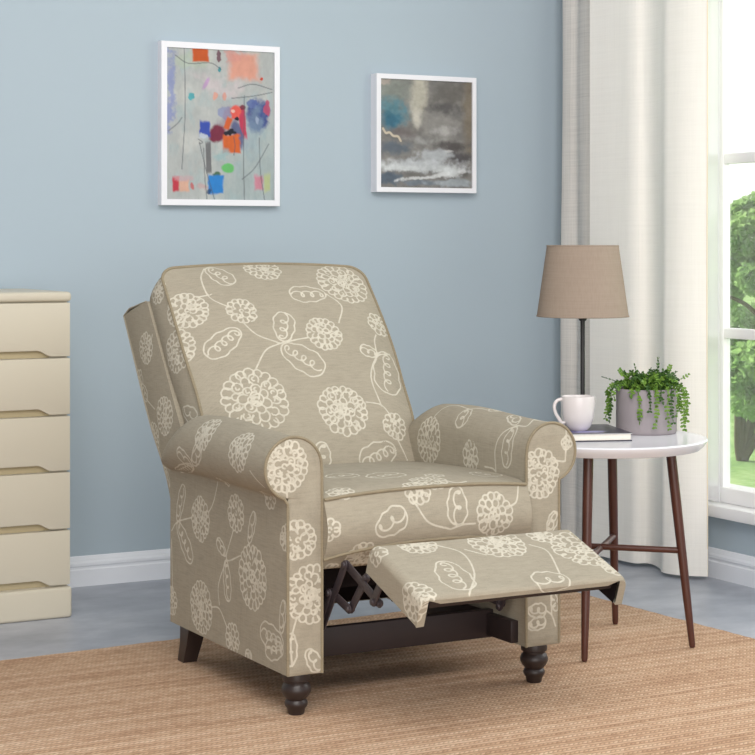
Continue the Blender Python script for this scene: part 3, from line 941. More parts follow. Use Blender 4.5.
# legs
leg_prof = [(0, 0), (.0175, 0), (.019, .003), (.0215, .014), (.026, .020), (.0275, .026), (.0255, .032), (.0225, .035), (.0235, .037), (.030, .044), (.0345, .053),
            (.0350, .060), (.032, .069), (.0275, .074), (.0275, .077), (.0325, .080), (.033, .088), (.031, .101), (0, .101)]
for x in (1.900, 2.560):
    m = MB(); m.lathe(leg_prof, (x, 3.896), 32); m.build('turned_leg', M['dark_wood'], ch)
for x in (1.889, 2.571):
    m = MB()
    sec = [(4.455, 4.515, .101), (4.464, 4.517, .08), (4.478, 4.523, .05), (4.495, 4.535, .02), (4.505, 4.543, 0)]
    vs = [(x+dx*(.024-.05*(.1-z)), (y0 if a == 0 else y1), z) for y0, y1, z in sec for dx, a in ((-1, 0), (1, 0), (1, 1), (-1, 1))]
    fs = [(i*4+j, i*4+(j+1) % 4, i*4+4+(j+1) % 4, i*4+4+j) for i in range(4) for j in range(4)]+[(0, 1, 2, 3), (19, 18, 17, 16)]
    m.add(vs, fs); m.build('tapered_rear_leg', M['dark_wood'], ch)

# folding mechanism of the footrest, one each side
def bar(mb, x, p, q, w=.011, t=.002):
    p, q = np.array(p), np.array(q); d = (q-p)/np.hypot(*(q-p)); nn = np.array([-d[1], d[0]])
    pts = []
    for c, s0 in ((q, -1), (p, 1)):
        for a in np.linspace(-PI/2, PI/2, 9):
            v = d*math.cos(a)*(-s0)+nn*math.sin(a)*(-s0)
            pts.append(tuple(c+v*w))
    mb.prism(pts, 0, x-t, x+t, .0008)
def pin(mb, x, p, r=.0075, t=.007):
    mb.prism([(p[0]+r*math.cos(a), p[1]+r*math.sin(a)) for a in np.linspace(0, 2*PI, 13)[:-1]], 0, x-t, x+t, .001)
for sg in (-1, 1):
    x0 = CX+sg*.246
    mech = MB(); bar(mech, x0+sg*.012, (3.93, .20), (4.20, .215), .013); bar(mech, x0+sg*.012, (4.20, .215), (4.30, .29), .012)
    mo = mech.build('recline_mechanism', M['metal'], ch)
    for (p, q, dx) in (((3.925, .190), (3.812, .352), 0), ((3.812, .352), (3.655, .290), -.005), ((3.727, .334), (3.80, .252), -.010),
                       ((3.80, .252), (3.885, .275), -.004), ((3.885, .275), (3.93, .20), .004), ((3.665, .292), (3.60, .385), .004)):
        m = MB(); bar(m, x0+sg*-dx*-1, p, q); pin(m, x0+sg*dx, p); pin(m, x0+sg*dx, q)
        m.build('linkage_bar', M['metal'], mo)

# ------------------------------------------------------------------ side table and what stands on it
TX, TY, TZ, TR = 2.972, 4.192, .563, .290
tb = empty('side_table', (TX, TY, 0)); tag(tb, 'round white side table with splayed walnut legs beside the recliner', 'table')
m = MB()
m.lathe([(0, TZ-.030), (TR-.030, TZ-.030), (TR-.020, TZ-.028), (TR-.008, TZ-.016), (TR-.001, TZ-.006), (TR, TZ-.003), (TR-.003, TZ), (TR-.008, TZ+.0005), (TR-.012, TZ), (0, TZ)], (TX, TY), 96)
m.build('tabletop', M['table_white'], tb, math.radians(30))
def lp3(k, r, z): return Vector((TX+r*math.cos(PI/4+k*PI/2), TY+r*math.sin(PI/4+k*PI/2), z))
for k in range(4):
    a, c = lp3(k, .191, TZ-.030), lp3(k, .250, .002)
    m = MB(); m.tube([a.lerp(c, t) for t in (0, .25, .5, .75, .985, 1)], [.0135, .0135, .0125, .011, .0085, .007], 20)
    m.build('leg', M['walnut'], tb)
for k in (0, 1):
    z = .262 if k else .258
    m = MB(); m.tube([lp3(k, .222, z), lp3(k+2, .222, z)], .0085, 14); m.build('stretcher', M['walnut'], tb)

F2 = Vector((.47716, .87882, 0)); R2v = Vector((.87882, -.47716, 0))
def cam_pt(d, xr, z): return F2*d+R2v*xr+Vector((0, 0, z))

# book
bk_o = empty('hardcover_book', cam_pt(5.11, .585, TZ)); tag(bk_o, 'thin hardcover book with dark violet cover under the white mug', 'book')
BM = Matrix.Translation(cam_pt(4.995, .684, TZ)) @ Matrix((R2v, F2, Vector((0, 0, 1)))).transposed().to_4x4() @ Matrix.Rotation(math.radians(9), 4, 'Z')
m = MB(); m.box((-.186, .004, .0025), (-.003, .236, .0195), .001, 1, BM); m.build('pages', M['pages'], bk_o)
m = MB(); m.box((-.19, 0, .0003), (0, .24, .0028), .001, 1, BM); m.box((-.19, 0, .0003), (-.187, .24, .022), .001, 1, BM); m.build('back_cover', M['cover_dark'], bk_o)
gx, gy = 70, 90
ux, vy = np.meshgrid(np.linspace(0, 1, gx), np.linspace(0, 1, gy), indexing='ij')

# value noise for painted surfaces
def vnoise(x, y, f, seed, oct=4):
    out = np.zeros_like(x); amp = 1; tot = 0
    for o in range(oct):
        rg = np.random.default_rng(seed+o*17).random((66, 66))
        X, Y = (x*f) % 64, (y*f) % 64
        i, j = X.astype(int), Y.astype(int); a, b_ = X-i, Y-j
        a = a*a*(3-2*a); b_ = b_*b_*(3-2*b_)
        out += amp*((1-a)*(1-b_)*rg[i, j]+a*(1-b_)*rg[i+1, j]+(1-a)*b_*rg[i, j+1]+a*b_*rg[i+1, j+1])
        tot += amp; amp *= .55; f *= 2.03
    return out/tot
def sstep(a, b_, x):
    t = np.clip((x-a)/(b_-a), 0, 1); return t*t*(3-2*t)
class Paint:
    def __init__(s, nx, ny, seed):
        s.x, s.y = np.meshgrid(np.linspace(0, 1, nx), np.linspace(0, 1, ny), indexing='ij')
        s.seed = seed; s.k = 0; s.asp = ny/nx
        s.c = np.zeros((nx, ny, 3))
    def base(s, rgb): s.c[:] = lin(*rgb)[:3]
    def over(s, mask, rgb):
        s.c += (np.array(lin(*rgb)[:3])-s.c)*np.clip(mask, 0, 1)[..., None]
    def wob(s, amt, f=9):
        s.k += 1
        w = lambda q: ((vnoise(s.x, s.y*s.asp, f, s.seed+s.k*7+q)-.5)+.45*(vnoise(s.x, s.y*s.asp, f*3.3, s.seed+s.k*7+q+50)-.5))*amt*2.6
        return w(0), w(3)
    def strokes(s, fx, fy, amt, seed):
        """Lights and darks of dragged paint."""
        v = vnoise(s.x*fx, s.y*s.asp*fy, 6, seed, 4)-.5
        s.c *= (1+amt*2*v)[..., None]
    def blob(s, cx, cy, rx, ry, rgb, a=1, soft=.25, w=.8, box=False, ang=0):
        wx, wy = s.wob(w)
        dx, dy = (s.x-cx), (s.y-cy)*s.asp
        dx, dy = dx*math.cos(ang)+dy*math.sin(ang), -dx*math.sin(ang)+dy*math.cos(ang)
        X, Y = dx/rx+wx, dy/(ry*s.asp)+wy
        d = np.maximum(abs(X), abs(Y)) if box else np.hypot(X, Y)
        s.over(a*(1-sstep(1-soft, 1+soft*.4, d)), rgb)
    def line(s, pts, wd, rgb, a=.8):
        pts = catmull(pts, 8)
        d = np.full(s.x.shape, 9.)
        for p, q in zip(pts[:-1], pts[1:]):
            p = np.array([p[0], p[1]*s.asp]); q = np.array([q[0], q[1]*s.asp]); e = q-p
            t = np.clip(((s.x-p[0])*e[0]+(s.y*s.asp-p[1])*e[1])/max(e@e, 1e-9), 0, 1)
            d = np.minimum(d, np.hypot(s.x-p[0]-t*e[0], s.y*s.asp-p[1]-t*e[1]))
        s.over(a*(1-sstep(wd*.5, wd, d)), rgb)
    def mesh(s, name, P, mat, parent, thick):
        """P: (nx, ny, 3) front face, closed by a back face at offset thick."""
        nx, ny = s.x.shape
        I = np.arange(nx*ny).reshape(nx, ny)
        q = np.stack([I[:-1, :-1], I[1:, :-1], I[1:, 1:], I[:-1, 1:]], -1).reshape(-1, 4).tolist()
        ring = list(I[:, 0])+list(I[-1, 1:])+list(I[-2::-1, -1])+list(I[0, -2:0:-1])
        V = P.reshape(-1, 3).tolist(); n0 = len(V); k = len(ring)
        V += [list(np.array(V[i])+thick) for i in ring]
        q += [(ring[i], ring[(i+1) % k], n0+(i+1) % k, n0+i) for i in range(k)]
        q.append([n0+i for i in range(k)])
        me = bpy.data.meshes.new(name); me.from_pydata(V, [], q)
        b = bmesh.new(); b.from_mesh(me); bmesh.ops.recalc_face_normals(b, faces=b.faces[:]); b.to_mesh(me); b.free()
        at = me.attributes.new('paint', 'FLOAT_COLOR', 'POINT')
        c = np.concatenate([s.c.reshape(-1, 3), np.full((k, 3), .6)])
        at.data.foreach_set('color', np.concatenate([c, np.ones((len(c), 1))], 1).astype(np.float32).ravel())
        return link(name, me, mat, parent, math.radians(35))

M['paint'] = mat_color_attr('painted_canvas')
M['print'] = mat_color_attr('printed_cover', .35, .03)
pt = Paint(80, 100, 40)
pt.base((58, 54, 66))
pt.blob(.35, .22, .35, .16, (92, 84, 136), .9, .6); pt.blob(.45, .16, .24, .08, (172, 170, 212), .9, .6, .5); pt.blob(.55, .24, .2, .04, (150, 146, 196), .7, .6, .5)
pt.blob(.5, .8, .6, .2, (78, 78, 86), .8, .6)
Pc = np.stack([-.19+.19*pt.x, .24*pt.y, 0*pt.x+.0222], -1).reshape(-1, 3)
Pc = np.array([tuple(BM @ Vector(p)) for p in Pc]).reshape(80, 100, 3)
pt.mesh('front_cover', Pc, M['print'], bk_o, np.array([0, 0, -.0026]))

# mug
mz = TZ+.0224
mc = cam_pt(5.06, .546, 0)
mug = empty('coffee_mug', (mc.x, mc.y, mz)); tag(mug, 'white ceramic mug standing on the dark book', 'mug')
m = MB()
m.lathe([(0, mz), (.024, mz), (.026, mz+.0015), (.034, mz+.012), (.041, mz+.032), (.0445, mz+.058), (.0458, mz+.090), (.0452, mz+.0925), (.0438, mz+.0930), (.0428, mz+.0915), (.0415, mz+.058), (.037, mz+.03), (.028, mz+.010), (0, mz+.006)], (mc.x, mc.y), 56)
m.build('mug_body', M['mug'], mug)
m = MB()
hp = catmull([(.0432, .083), (.050, .0845), (.061, .080), (.0675, .067), (.0645, .049), (.055, .032), (.047, .021), (.0385, .0215)], 7)
hd = (-R2v*.995-F2*.10).normalized()
m.tube([Vector((mc.x, mc.y, mz))+hd*(p[0]-.0015)+Vector((0, 0, p[1])) for p in hp], [.0048]*len(hp), 12)
m.build('handle', M['mug'], mug)

# lamp
n_ = N('beige_linen_shade')
lw = n_.math('MULTIPLY', n_.math('ADD', n_.noise(n_.coord((300, 300, 8)), 1, 2), n_.noise(n_.coord((8, 8, 400)), 1, 2)), .5)
lc = n_.ramp(lw, [(.3, lin(166, 150, 136)), (.6, lin(174, 158, 144))])
n_.surf(n_.n('MixShader', {0: .25, 1: n_.n('BsdfDiffuse', {0: lc}).outputs[0], 2: n_.n('BsdfTranslucent', {0: lc}).outputs[0]}).outputs[0])
M['shade'] = n_.m
lc_ = cam_pt(5.315, .586, 0)
lamp = empty('table_lamp', (lc_.x, lc_.y, TZ)); tag(lamp, 'slim black table lamp with beige tapered drum shade', 'lamp')
c2 = (lc_.x, lc_.y)
m = MB(); m.lathe([(0, TZ), (.040, TZ), (.041, TZ+.004), (.039, TZ+.008), (.012, TZ+.012), (.008, TZ+.018), (0, TZ+.018)], c2, 40); m.build('lamp_base', M['black_metal'], lamp)
m = MB(); m.tube([(c2[0], c2[1], TZ+.014), (c2[0], c2[1], .886)], .0066, 16); m.build('stem', M['black_metal'], lamp)
m = MB(); m.lathe([(0, .872), (.009, .872), (.0125, .878), (.0125, .884), (.016, .888), (.016, .93), (.012, .94), (0, .94)], c2, 24); m.build('socket', M['black_metal'], lamp)
zb, zt, rb, rt = .884, 1.088, .131, .102
m = MB(); m.lathe([(rb, zb), (rb-(rb-rt)*.5, (zb+zt)/2), (rt, zt), (rt-.002, zt), (rb-.002-(rb-rt)*.5, (zb+zt)/2), (rb-.002, zb)], c2, 72, 0, True)
shd = m.build('lamp_shade', M['shade'], lamp)
for r, z in ((rb, zb+.002), (rt, zt-.002)):
    m = MB(); m.tube([(c2[0]+(r-.0005)*math.cos(a), c2[1]+(r-.0005)*math.sin(a), z) for a in np.linspace(0, 2*PI, 73)[:-1]], .0022, 6, True)
    m.build('shade_trim', M['shade'], shd)
m = MB()
for k in range(3):
    a = k*2*PI/3+.4
    m.tube([(c2[0], c2[1], .936), (c2[0]+(rt-.004)*math.cos(a), c2[1]+(rt-.004)*math.sin(a), zt-.006)], .0015, 6)
m.build('shade_spider', M['black_metal'], lamp)

# potted plant
pc = cam_pt(5.213, .753, 0)
plant = empty('potted_plant', (pc.x, pc.y, TZ)); tag(plant, 'small trailing green plant in a lilac grey round pot', 'plant')
PR, PH = .0845, .125
m = MB()
m.lathe([(0, TZ), (PR-.004, TZ), (PR-.001, TZ+.003), (PR, TZ+.008), (PR, TZ+PH-.003), (PR-.002, TZ+PH), (PR-.006, TZ+PH), (PR-.007, TZ+PH-.004), (PR-.007, TZ+PH-.03), (0, TZ+PH-.03)], (pc.x, pc.y), 64)
m.build('pot', M['pot'], plant)
m = MB(); m.lathe([(0, TZ+PH-.0295), (PR-.008, TZ+PH-.0295), (PR-.009, TZ+PH-.022), (.04, TZ+PH-.010), (0, TZ+PH-.008)], (pc.x, pc.y), 40); m.build('soil', M['soil'], plant)
def sprig(pts, mat, leaf=.0085, every=.0062, seed=0):
    rd = random.Random(seed)
    P = [Vector(p) for p in catmull(pts, 10)]
    m = MB(); m.tube(P, [.0011-.0005*i/len(P) for i in range(len(P))], 5)
    acc, side = 0, 1
    for a, c in zip(P[:-1], P[1:]):
        acc += (c-a).length
        if acc < every: continue
        acc = 0
        t = (c-a).normalized()
        ref = Vector((rd.gauss(0, 1), rd.gauss(0, 1), rd.gauss(0, .4)))
        nrm = (ref-t*ref.dot(t)).normalized()
        for sg in (1, -1):
            d = (nrm*sg*.85+t*.6+Vector((0, 0, rd.uniform(-.1, .3)))).normalized()
            up = t.cross(d).normalized(); wv = d.cross(up).normalized()
            up = (up+Vector((rd.gauss(0, .3), rd.gauss(0, .3), rd.gauss(0, .3)))).normalized(); wv = d.cross(up).normalized()
            L = leaf*rd.uniform(.75, 1.25); W = L*.36
            b0 = c
            vs = [b0, b0+d*L*.35+wv*W, b0+d*L*.75+wv*W*.75, b0+d*L, b0+d*L*.75-wv*W*.75, b0+d*L*.35-wv*W, b0+d*L*.5+up*L*.10]
            vs2 = [v-up*.0006 for v in vs[:6]]
            m.add(vs+vs2, [(0, 1, 6), (1, 2, 6), (2, 3, 6), (3, 4, 6), (4, 5, 6), (5, 0, 6), (7, 12, 11, 10, 9, 8)]+[(i, 7+i, 7+(i+1) % 6, (i+1) % 6) for i in range(6)])
    return m.build('sprig', mat, plant, False)
zr_ = TZ+PH
def pp(xr, f, z): return Vector((pc.x, pc.y, 0))+R2v*xr+F2*f+Vector((0, 0, z))
rd = random.Random(3)
up_list = [(-.052, .0, .050, -.075), (-.02, .01, .062, -.030), (-.035, -.02, .048, -.045), (.030, .0, .082, .033), (.050, .0, .064, .068), (.01, .03, .050, .02), (.07, -.01, .038, .115),
           (-.06, 0, .030, -.12), (.06, .02, .045, .09), (0, -.03, .040, .0), (.02, -.03, .036, .045), (-.04, .03, .042, -.06)]
k = 0
for x0, f0, h, x1 in up_list:
    k += 1
    sprig([pp(x0*.5, f0, zr_-.02), pp(x0*.8+.2*x1, f0*1.2, zr_+h*.45), pp(x1, f0*1.6, zr_+h)], M['sprig_b'] if k % 3 == 0 else M['sprig_a' if k % 2 else 'sprig_b'], .0088, .0056, k)
for i in range(62):
    a = rd.uniform(0, 2*PI); r1 = rd.uniform(.04, .1); h = rd.uniform(.012, .046)
    sprig([pp(.03*math.cos(a), .03*math.sin(a), zr_-.015), pp(.6*r1*math.cos(a), .6*r1*math.sin(a), zr_+h), pp(r1*math.cos(a), r1*math.sin(a), zr_+h*rd.uniform(.25, .8))],
          M['sprig_a'] if rd.random() < .5 else M['sprig_b'], .0088, .0050, 100+i)
# strands over the rim: angle seen from above (0 = camera right, -90 = towards the camera), drop
for i, (deg, dr, dark) in enumerate([(-112, .092, 0), (-95, .058, 1), (-82, .10, 0), (-62, .105, 0), (-50, .09, 1), (-30, .10, 0), (-15, .112, 0), (-5, .095, 0), (-38, .075, 0), (8, .085, 0), (20, .07, 0),
                                      (-172, .075, 0), (-182, .085, 0), (-165, .088, 1), (165, .06, 0), (-150, .03, 0), (60, .06, 0), (100, .08, 0), (130, .07, 1), (-72, .035, 1), (-125, .02, 0)]):
    a = math.radians(deg)
    c, s_ = math.cos(a), math.sin(a)
    ra = PR+.006+rd.uniform(0, .012)+(.012 if abs(c) > .8 else 0)
    j = lambda: rd.uniform(-.006, .006)
    sprig([pp(.045*c, .045*s_, zr_-.012), pp(.075*c, .075*s_, zr_+.014), pp(ra*c, ra*s_, zr_-.004), pp((ra+.003)*c+j(), (ra+.003)*s_+j()*.3, zr_-dr*.5), pp((ra+.004)*c+j(), (ra+.004)*s_+j()*.3, zr_-dr)],
          M['sprig_b'] if dark else M['sprig_a'], .0094, .0066, 200+i)

# ------------------------------------------------------------------ chest of drawers
CX0, CX1, CY0, CY1 = 1.20, 1.818, 5.25, 5.68
chest = empty('chest_of_drawers', (1.51, 5.46, FZ)); tag(chest, 'cream five drawer chest with scooped finger pulls against the back wall', 'chest of drawers')
m = MB(); m.box((CX0+.004, CY0+.004, .075), (CX1-.004, CY1, .925), .006, 3); m.build('carcass', M['chest'], chest)
m = MB(); m.box((CX0-.003, CY0-.016, FZ), (CX1+.004, CY1, .0855), .010, 3); m.build('plinth', M['chest'], chest)
m = MB(); m.box((CX0-.004, CY0-.012, .922), (CX1+.004, CY1+.004, .951), .011, 4); m.build('chest_top', M['chest'], chest)
zs = [.0889, .2535, .424, .5886, .759, .9215]
for i in range(5):
    z0, z1 = zs[i]+.0025, zs[i+1]-.0025
    xa, xb, rc, hn = CX0+.105, CX1-.103, .045, .0175
    sc = [(xa-rc+rc*t, z0+hn*(t*t*(3-2*t))) for t in np.linspace(0, 1, 9)]+[(xb+rc*t, z0+hn*(1-t*t*(3-2*t))) for t in np.linspace(0, 1, 9)]
    poly = [(CX0+.002, z0)]+sc+[(CX1-.002, z0), (CX1-.002, z1), (CX0+.002, z1)]
    m = MB(); m.prism(poly, 1, CY0-.014, CY0+.006, .003)
    dr_ = m.build('drawer', M['chest'], chest)
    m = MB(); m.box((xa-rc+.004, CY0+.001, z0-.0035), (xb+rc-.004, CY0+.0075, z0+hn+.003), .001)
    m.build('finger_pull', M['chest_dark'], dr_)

# ------------------------------------------------------------------ paintings
def painting(x0, x1, z0, z1, depth, bw, label, fill):
    t = empty('framed_painting', ((x0+x1)/2, WY, z0)); tag(t, label, 'painting')
    y0 = WY-depth
    m = MB()
    o = [(x0, z0), (x1, z0), (x1, z1), (x0, z1)]; i_ = [(x0+bw, z0+bw), (x1-bw, z0+bw), (x1-bw, z1-bw), (x0+bw, z1-bw)]
    vs, fs = [], []
    for p, y in ((o, WY), (o, y0+.001), ([(a+(.001 if a == x0 else -.001), c+(.001 if c == z0 else -.001)) for a, c in o], y0), (i_, y0), (i_, WY)):
        vs += [(a, y, c) for a, c in p]
    for k in range(4):
        for j in range(4): fs.append((k*4+j, k*4+(j+1) % 4, k*4+4+(j+1) % 4, k*4+4+j))
    m.add(vs, fs); m.build('picture_frame', M['frame_white'], t, math.radians(30))
    W, H = x1-x0-2*bw, z1-z0-2*bw
    p = Paint(int(W/.0022), int(H/.0022), int(x0*100)); fill(p)
    P = np.stack([x0+bw+W*p.x, 0*p.x+y0+.006, z1-bw-H*p.y], -1)
    p.mesh('canvas', P, M['paint'], t, np.array([0, .012, 0]))
def art_a(p):
    p.base((182, 186, 186))
    n1 = vnoise(p.x, p.y*p.asp, 5, 71); n2 = vnoise(p.x*1.5, p.y, 9, 81)
    p.over(sstep(.45, .7, n1)*.6, (205, 206, 202)); p.over(sstep(.5, .75, n2)*.6, (168, 186, 190)); p.over(sstep(.3, .9, p.y*p.x*1.4)*.5, (160, 182, 186))
    p.blob(.03, .2, .07, .28, (140, 150, 196), .85, .5); p.blob(.2, .08, .2, .07, (184, 196, 178), .7, .6); p.blob(.5, .24, .2, .10, (208, 196, 200), .7, .7)
    p.blob(.31, .035, .08, .055, (200, 92, 44), 1, .2, .12, True); p.blob(.71, .10, .15, .10, (222, 158, 138), .95, .4, .2, True); p.blob(.62, .05, .1, .06, (214, 150, 142), .7, .5)
    p.blob(.48, .05, .025, .05, (110, 70, 84), .9); p.blob(.49, .135, .02, .02, (70, 150, 160)); p.blob(.23, .31, .028, .028, (90, 170, 180)); p.blob(.36, .23, .02, .05, (190, 150, 200), .8, .5, .2, False, .5)
    p.blob(.885, .18, .014, .012, (205, 70, 50)); p.blob(.45, .32, .02, .03, (226, 160, 140), .8); p.blob(.53, .32, .018, .03, (226, 150, 130), .7)
    p.blob(.55, .41, .06, .04, (140, 150, 190), .8); p.blob(.85, .43, .115, .12, (62, 76, 140), 1, .3, .3); p.blob(.93, .37, .03, .06, (186, 80, 110), .9); p.blob(.84, .46, .02, .03, (170, 176, 214), .9); p.blob(.79, .36, .05, .04, (90, 106, 165), .9)
    p.blob(.6, .52, .16, .14, (150, 120, 140), .55, .7, .6); p.blob(.78, .55, .12, .2, (150, 176, 190), .5, .7, .5); p.blob(.70, .48, .035, .11, (196, 50, 84), .95, .3, .2, True, -.1); p.blob(.64, .42, .065, .05, (232, 98, 88), 1, .25, .4); p.blob(.62, .405, .02, .015, (240, 190, 180)); p.blob(.70, .38, .03, .02, (120, 40, 60), .9)
    p.blob(.66, .57, .05, .10, (92, 100, 140), .95, .3, .2, False, -.25); p.blob(.565, .49, .03, .04, (214, 96, 40), .95, .3, .2, True, .4); p.blob(.46, .555, .09, .06, (124, 48, 72), 1, .25, .25)
    p.blob(.60, .63, .085, .065, (214, 104, 52), 1, .2, .2, True); p.blob(.575, .545, .045, .03, (36, 36, 48), 1); p.blob(.65, .455, .02, .014, (40, 34, 50))
    p.blob(.355, .525, .05, .055, (62, 84, 176), 1, .25, .25, True); p.blob(.33, .585, .045, .025, (196, 206, 220), .95, .4)
    p.blob(.385, .72, .026, .11, (112, 112, 116), .95, .2, .08, True, -.04); p.blob(.51, .70, .08, .05, (150, 186, 192), .7, .6)
    p.blob(.57, .785, .062, .036, (108, 188, 112), 1, .25, .2); p.blob(.455, .83, .045, .02, (50, 96, 62), .9, .4, .4); p.blob(.455, .90, .072, .065, (48, 132, 208), 1, .2, .15, True); p.blob(.385, .94, .03, .02, (40, 70, 110), .8)
    p.blob(.085, .90, .035, .05, (196, 62, 78), 1, .3, .3, True); p.blob(.165, .91, .055, .04, (220, 176, 156), 1, .3, .3, True); p.blob(.23, .925, .02, .03, (200, 90, 90), .8); p.blob(.16, .855, .10, .02, (206, 170, 176), .6, .6); p.blob(.33, .91, .05, .02, (196, 160, 160), .7, .6)
    p.blob(.855, .885, .045, .055, (206, 130, 150), .9, .4, .25, True); p.blob(.935, .88, .03, .07, (190, 200, 136), .8, .4, .25, True)
    for pts in ([(.16, 0), (.17, .4), (.14, .8)], [(.3, .62), (.36, .8), (.44, 1)], [(.34, .66), (.35, .85), (.37, 1)], [(.72, .3), (.71, .7), (.72, 1)], [(.86, .58), (.87, .8), (.91, 1)], [(.7, .86), (.82, .78), (.95, .62)],
                [(.62, .58), (.63, .64), (.62, .70)], [(.08, .05), (.2, .1), (.4, .09), (.5, .13)], [(.66, .25), (.8, .22), (.98, .25)], [(.6, .32), (.8, .30), (.98, .27)], [(.3, .63), (.33, .62), (.29, .6)], [(.02, .55), (.1, .5), (.14, .46)]):
        p.line(pts, .007, (84, 88, 98), .55)
    p.strokes(3, 1.2, .09, 51); p.strokes(9, 5, .07, 57); p.c *= .80
def art_b(p):
    SOFT = 1
    y = p.y*p.asp
    n1 = vnoise(p.x, y*2, 3, 11, 5); n2 = vnoise(p.x*1.2+n1*.5, y*3, 5, 23, 5); n3 = vnoise(p.x+n2*.3, y, 6, 37, 5)
    p.base((122, 120, 118))
    p.over(sstep(.4, .65, n1)*.6, (146, 144, 140)); p.over(sstep(.48, .75, n3)*.5, (98, 96, 97))
    p.blob(.15, .12, .26, .18, (136, 142, 136), .9, .7, .3); p.blob(.05, .04, .06, .04, (170, 160, 152), .9, .5)
    p.blob(.12, .32, .18, .16, (86, 132, 146), .9, .8, .4); p.blob(.13, .38, .12, .08, (54, 104, 128), .9, .7, .4)
    p.blob(.42, .10, .10, .34, (190, 186, 172), .9, .7, .35); p.blob(.40, .36, .07, .10, (204, 200, 190), .8, .7, .4)
    p.blob(.78, .12, .28, .16, (104, 101, 97), .9, .8, .4); p.blob(.72, .26, .22, .06, (86, 84, 85), .9, .8, .5); p.blob(.97, .3, .08, .5, (128, 116, 98), .7, .8, .3)
    p.blob(.70, .47, .16, .045, (172, 170, 168), .9, .8, .6); p.blob(.48, .55, .22, .04, (164, 164, 162), .8, .8, .6); p.blob(.25, .49, .16, .06, (112, 104, 104), .8, .8, .4)
    p.blob(.12, .64, .22, .08, (92, 102, 114), .9, .7, .4); p.blob(.80, .60, .20, .055, (82, 78, 78), .9, .7, .5); p.blob(.85, .71, .18, .05, (78, 76, 78), .9, .7, .5); p.blob(.73, .655, .05, .015, (196, 196, 196), .9, .6, .6)
    p.blob(.45, .79, .55, .075, (186, 190, 194), .95, .6, .5); p.blob(.58, .70, .20, .06, (176, 180, 184), .95, .6, .5); p.blob(.22, .82, .24, .05, (204, 208, 210), .9, .6, .6); p.blob(.72, .84, .25, .06, (208, 212, 214), .9, .6, .6)
    p.blob(.10, .92, .20, .07, (86, 98, 112), .95, .5, .5); p.blob(.40, .95, .22, .03, (112, 122, 132), .9, .6, .5); p.blob(.8, .95, .3, .04, (160, 168, 174), .9, .6, .5); p.blob(.92, .86, .06, .03, (106, 104, 100), .8, .6, .6)
    p.line([(.03, .46), (.06, .50), (.10, .495), (.14, .525), (.19, .53), (.22, .57)], .014, (202, 190, 170), .9)
    p.blob(.45, .905, .24, .018, (212, 214, 216), .85, .6, .8, False, -.12); p.blob(.72, .865, .2, .02, (216, 218, 220), .85, .6, .8, False, -.1)
    p.strokes(1.6, 2.4, .22, 91); p.strokes(4, 6, .14, 95); p.c *= .9
painting(2.276, 2.704, 1.217, 1.754, .032, .020, 'tall white framed abstract painting with orange, blue and red patches', art_a)
painting(3.069, 3.474, 1.270, 1.681, .042, .017, 'smaller white framed grey abstract painting like a stormy sea', art_b)

# ------------------------------------------------------------------ curtains
M['linen'] = cloth('grey_linen_sheer', (234, 229, 223), .04, .15, wamt=.2)
M['cream'] = cloth('cream_curtain_cloth', (250, 247, 241), .01, .12, wamt=.06)
M['voile'] = cloth('white_voile', (248, 248, 250), .1, .5, wamt=.05)
M['hem'] = plain('cream_hem', (232, 218, 194), .9, .1, .03)
def curtain(name, plan, z0, z1, mat, label, hem, ease, edge_mat=None):
    """plan: (x, y) points of the pleated cloth seen from above; the pleats ease out towards the rail."""
    c = np.array(catmull(plan, 14)); nu, nv = len(c), 48
    t = np.linspace(0, 1, nv)
    line = np.linspace(0, 1, nu)[:, None]*(c[-1]-c[0])[None, :]+c[0]
    k = (1-ease*t+.05*np.sin(t*7))[None, :, None]
    XY = line[:, None, :]+(c-line)[:, None, :]*k
    XY[..., 0] += .0025*np.sin(t*11+1)[None, :]*np.sin(np.linspace(0, 9, nu))[:, None]
    P = np.concatenate([XY, np.broadcast_to((z0+(z1-z0)*t)[None, :, None], (nu, nv, 1))], -1)
    I = np.arange(nu*nv).reshape(nu, nv)
    q = np.stack([I[:-1, :-1], I[1:, :-1], I[1:, 1:], I[:-1, 1:]], -1).reshape(-1, 4)
    me = bpy.data.meshes.new(name); me.from_pydata(P.reshape(-1, 3).tolist(), [], q.tolist())
    o = link(name, me, mat, None, True)
    tag(o, label, 'curtain')
    Q = np.stack([P[:, 0]*(1-f)+P[:, 2]*f for f in np.linspace(0, hem/(P[0, 2, 2]-z0), 4)], 1); Q[..., 0] -= .0022
    II = np.arange(Q.shape[0]*4).reshape(-1, 4)
    m = MB(); m.add(Q.reshape(-1, 3), np.stack([II[:-1, :-1], II[1:, :-1], II[1:, 1:], II[:-1, 1:]], -1).reshape(-1, 4))
    m.build('bottom_hem', mat, o, True)
    m = MB(); m.tube([P[-1, j]+np.array([-.001, .002, 0]) for j in range(nv)], .0022, 6); m.build('side_hem', edge_mat or mat, o)
    return o
curtain('curtain', [(3.82, 5.625), (3.795, 5.60), (3.80, 5.56), (3.815, 5.53), (3.80, 5.49), (3.795, 5.45), (3.82, 5.40)], .0, 2.7, M['linen'], 'narrow grey linen curtain in the corner behind the lamp', .08, .3)
curtain('curtain', [(3.752, 5.357), (3.755, 5.32), (3.762, 5.25), (3.768, 5.19), (3.772, 5.14), (3.786, 5.118), (3.815, 5.108), (3.818, 5.07), (3.79, 5.00), (3.757, 4.95), (3.753, 4.92), (3.763, 4.88), (3.79, 4.845), (3.835, 4.81)],
        .008, 2.7, M['cream'], 'wide cream curtain drawn beside the window', .09, .6, M['hem'])
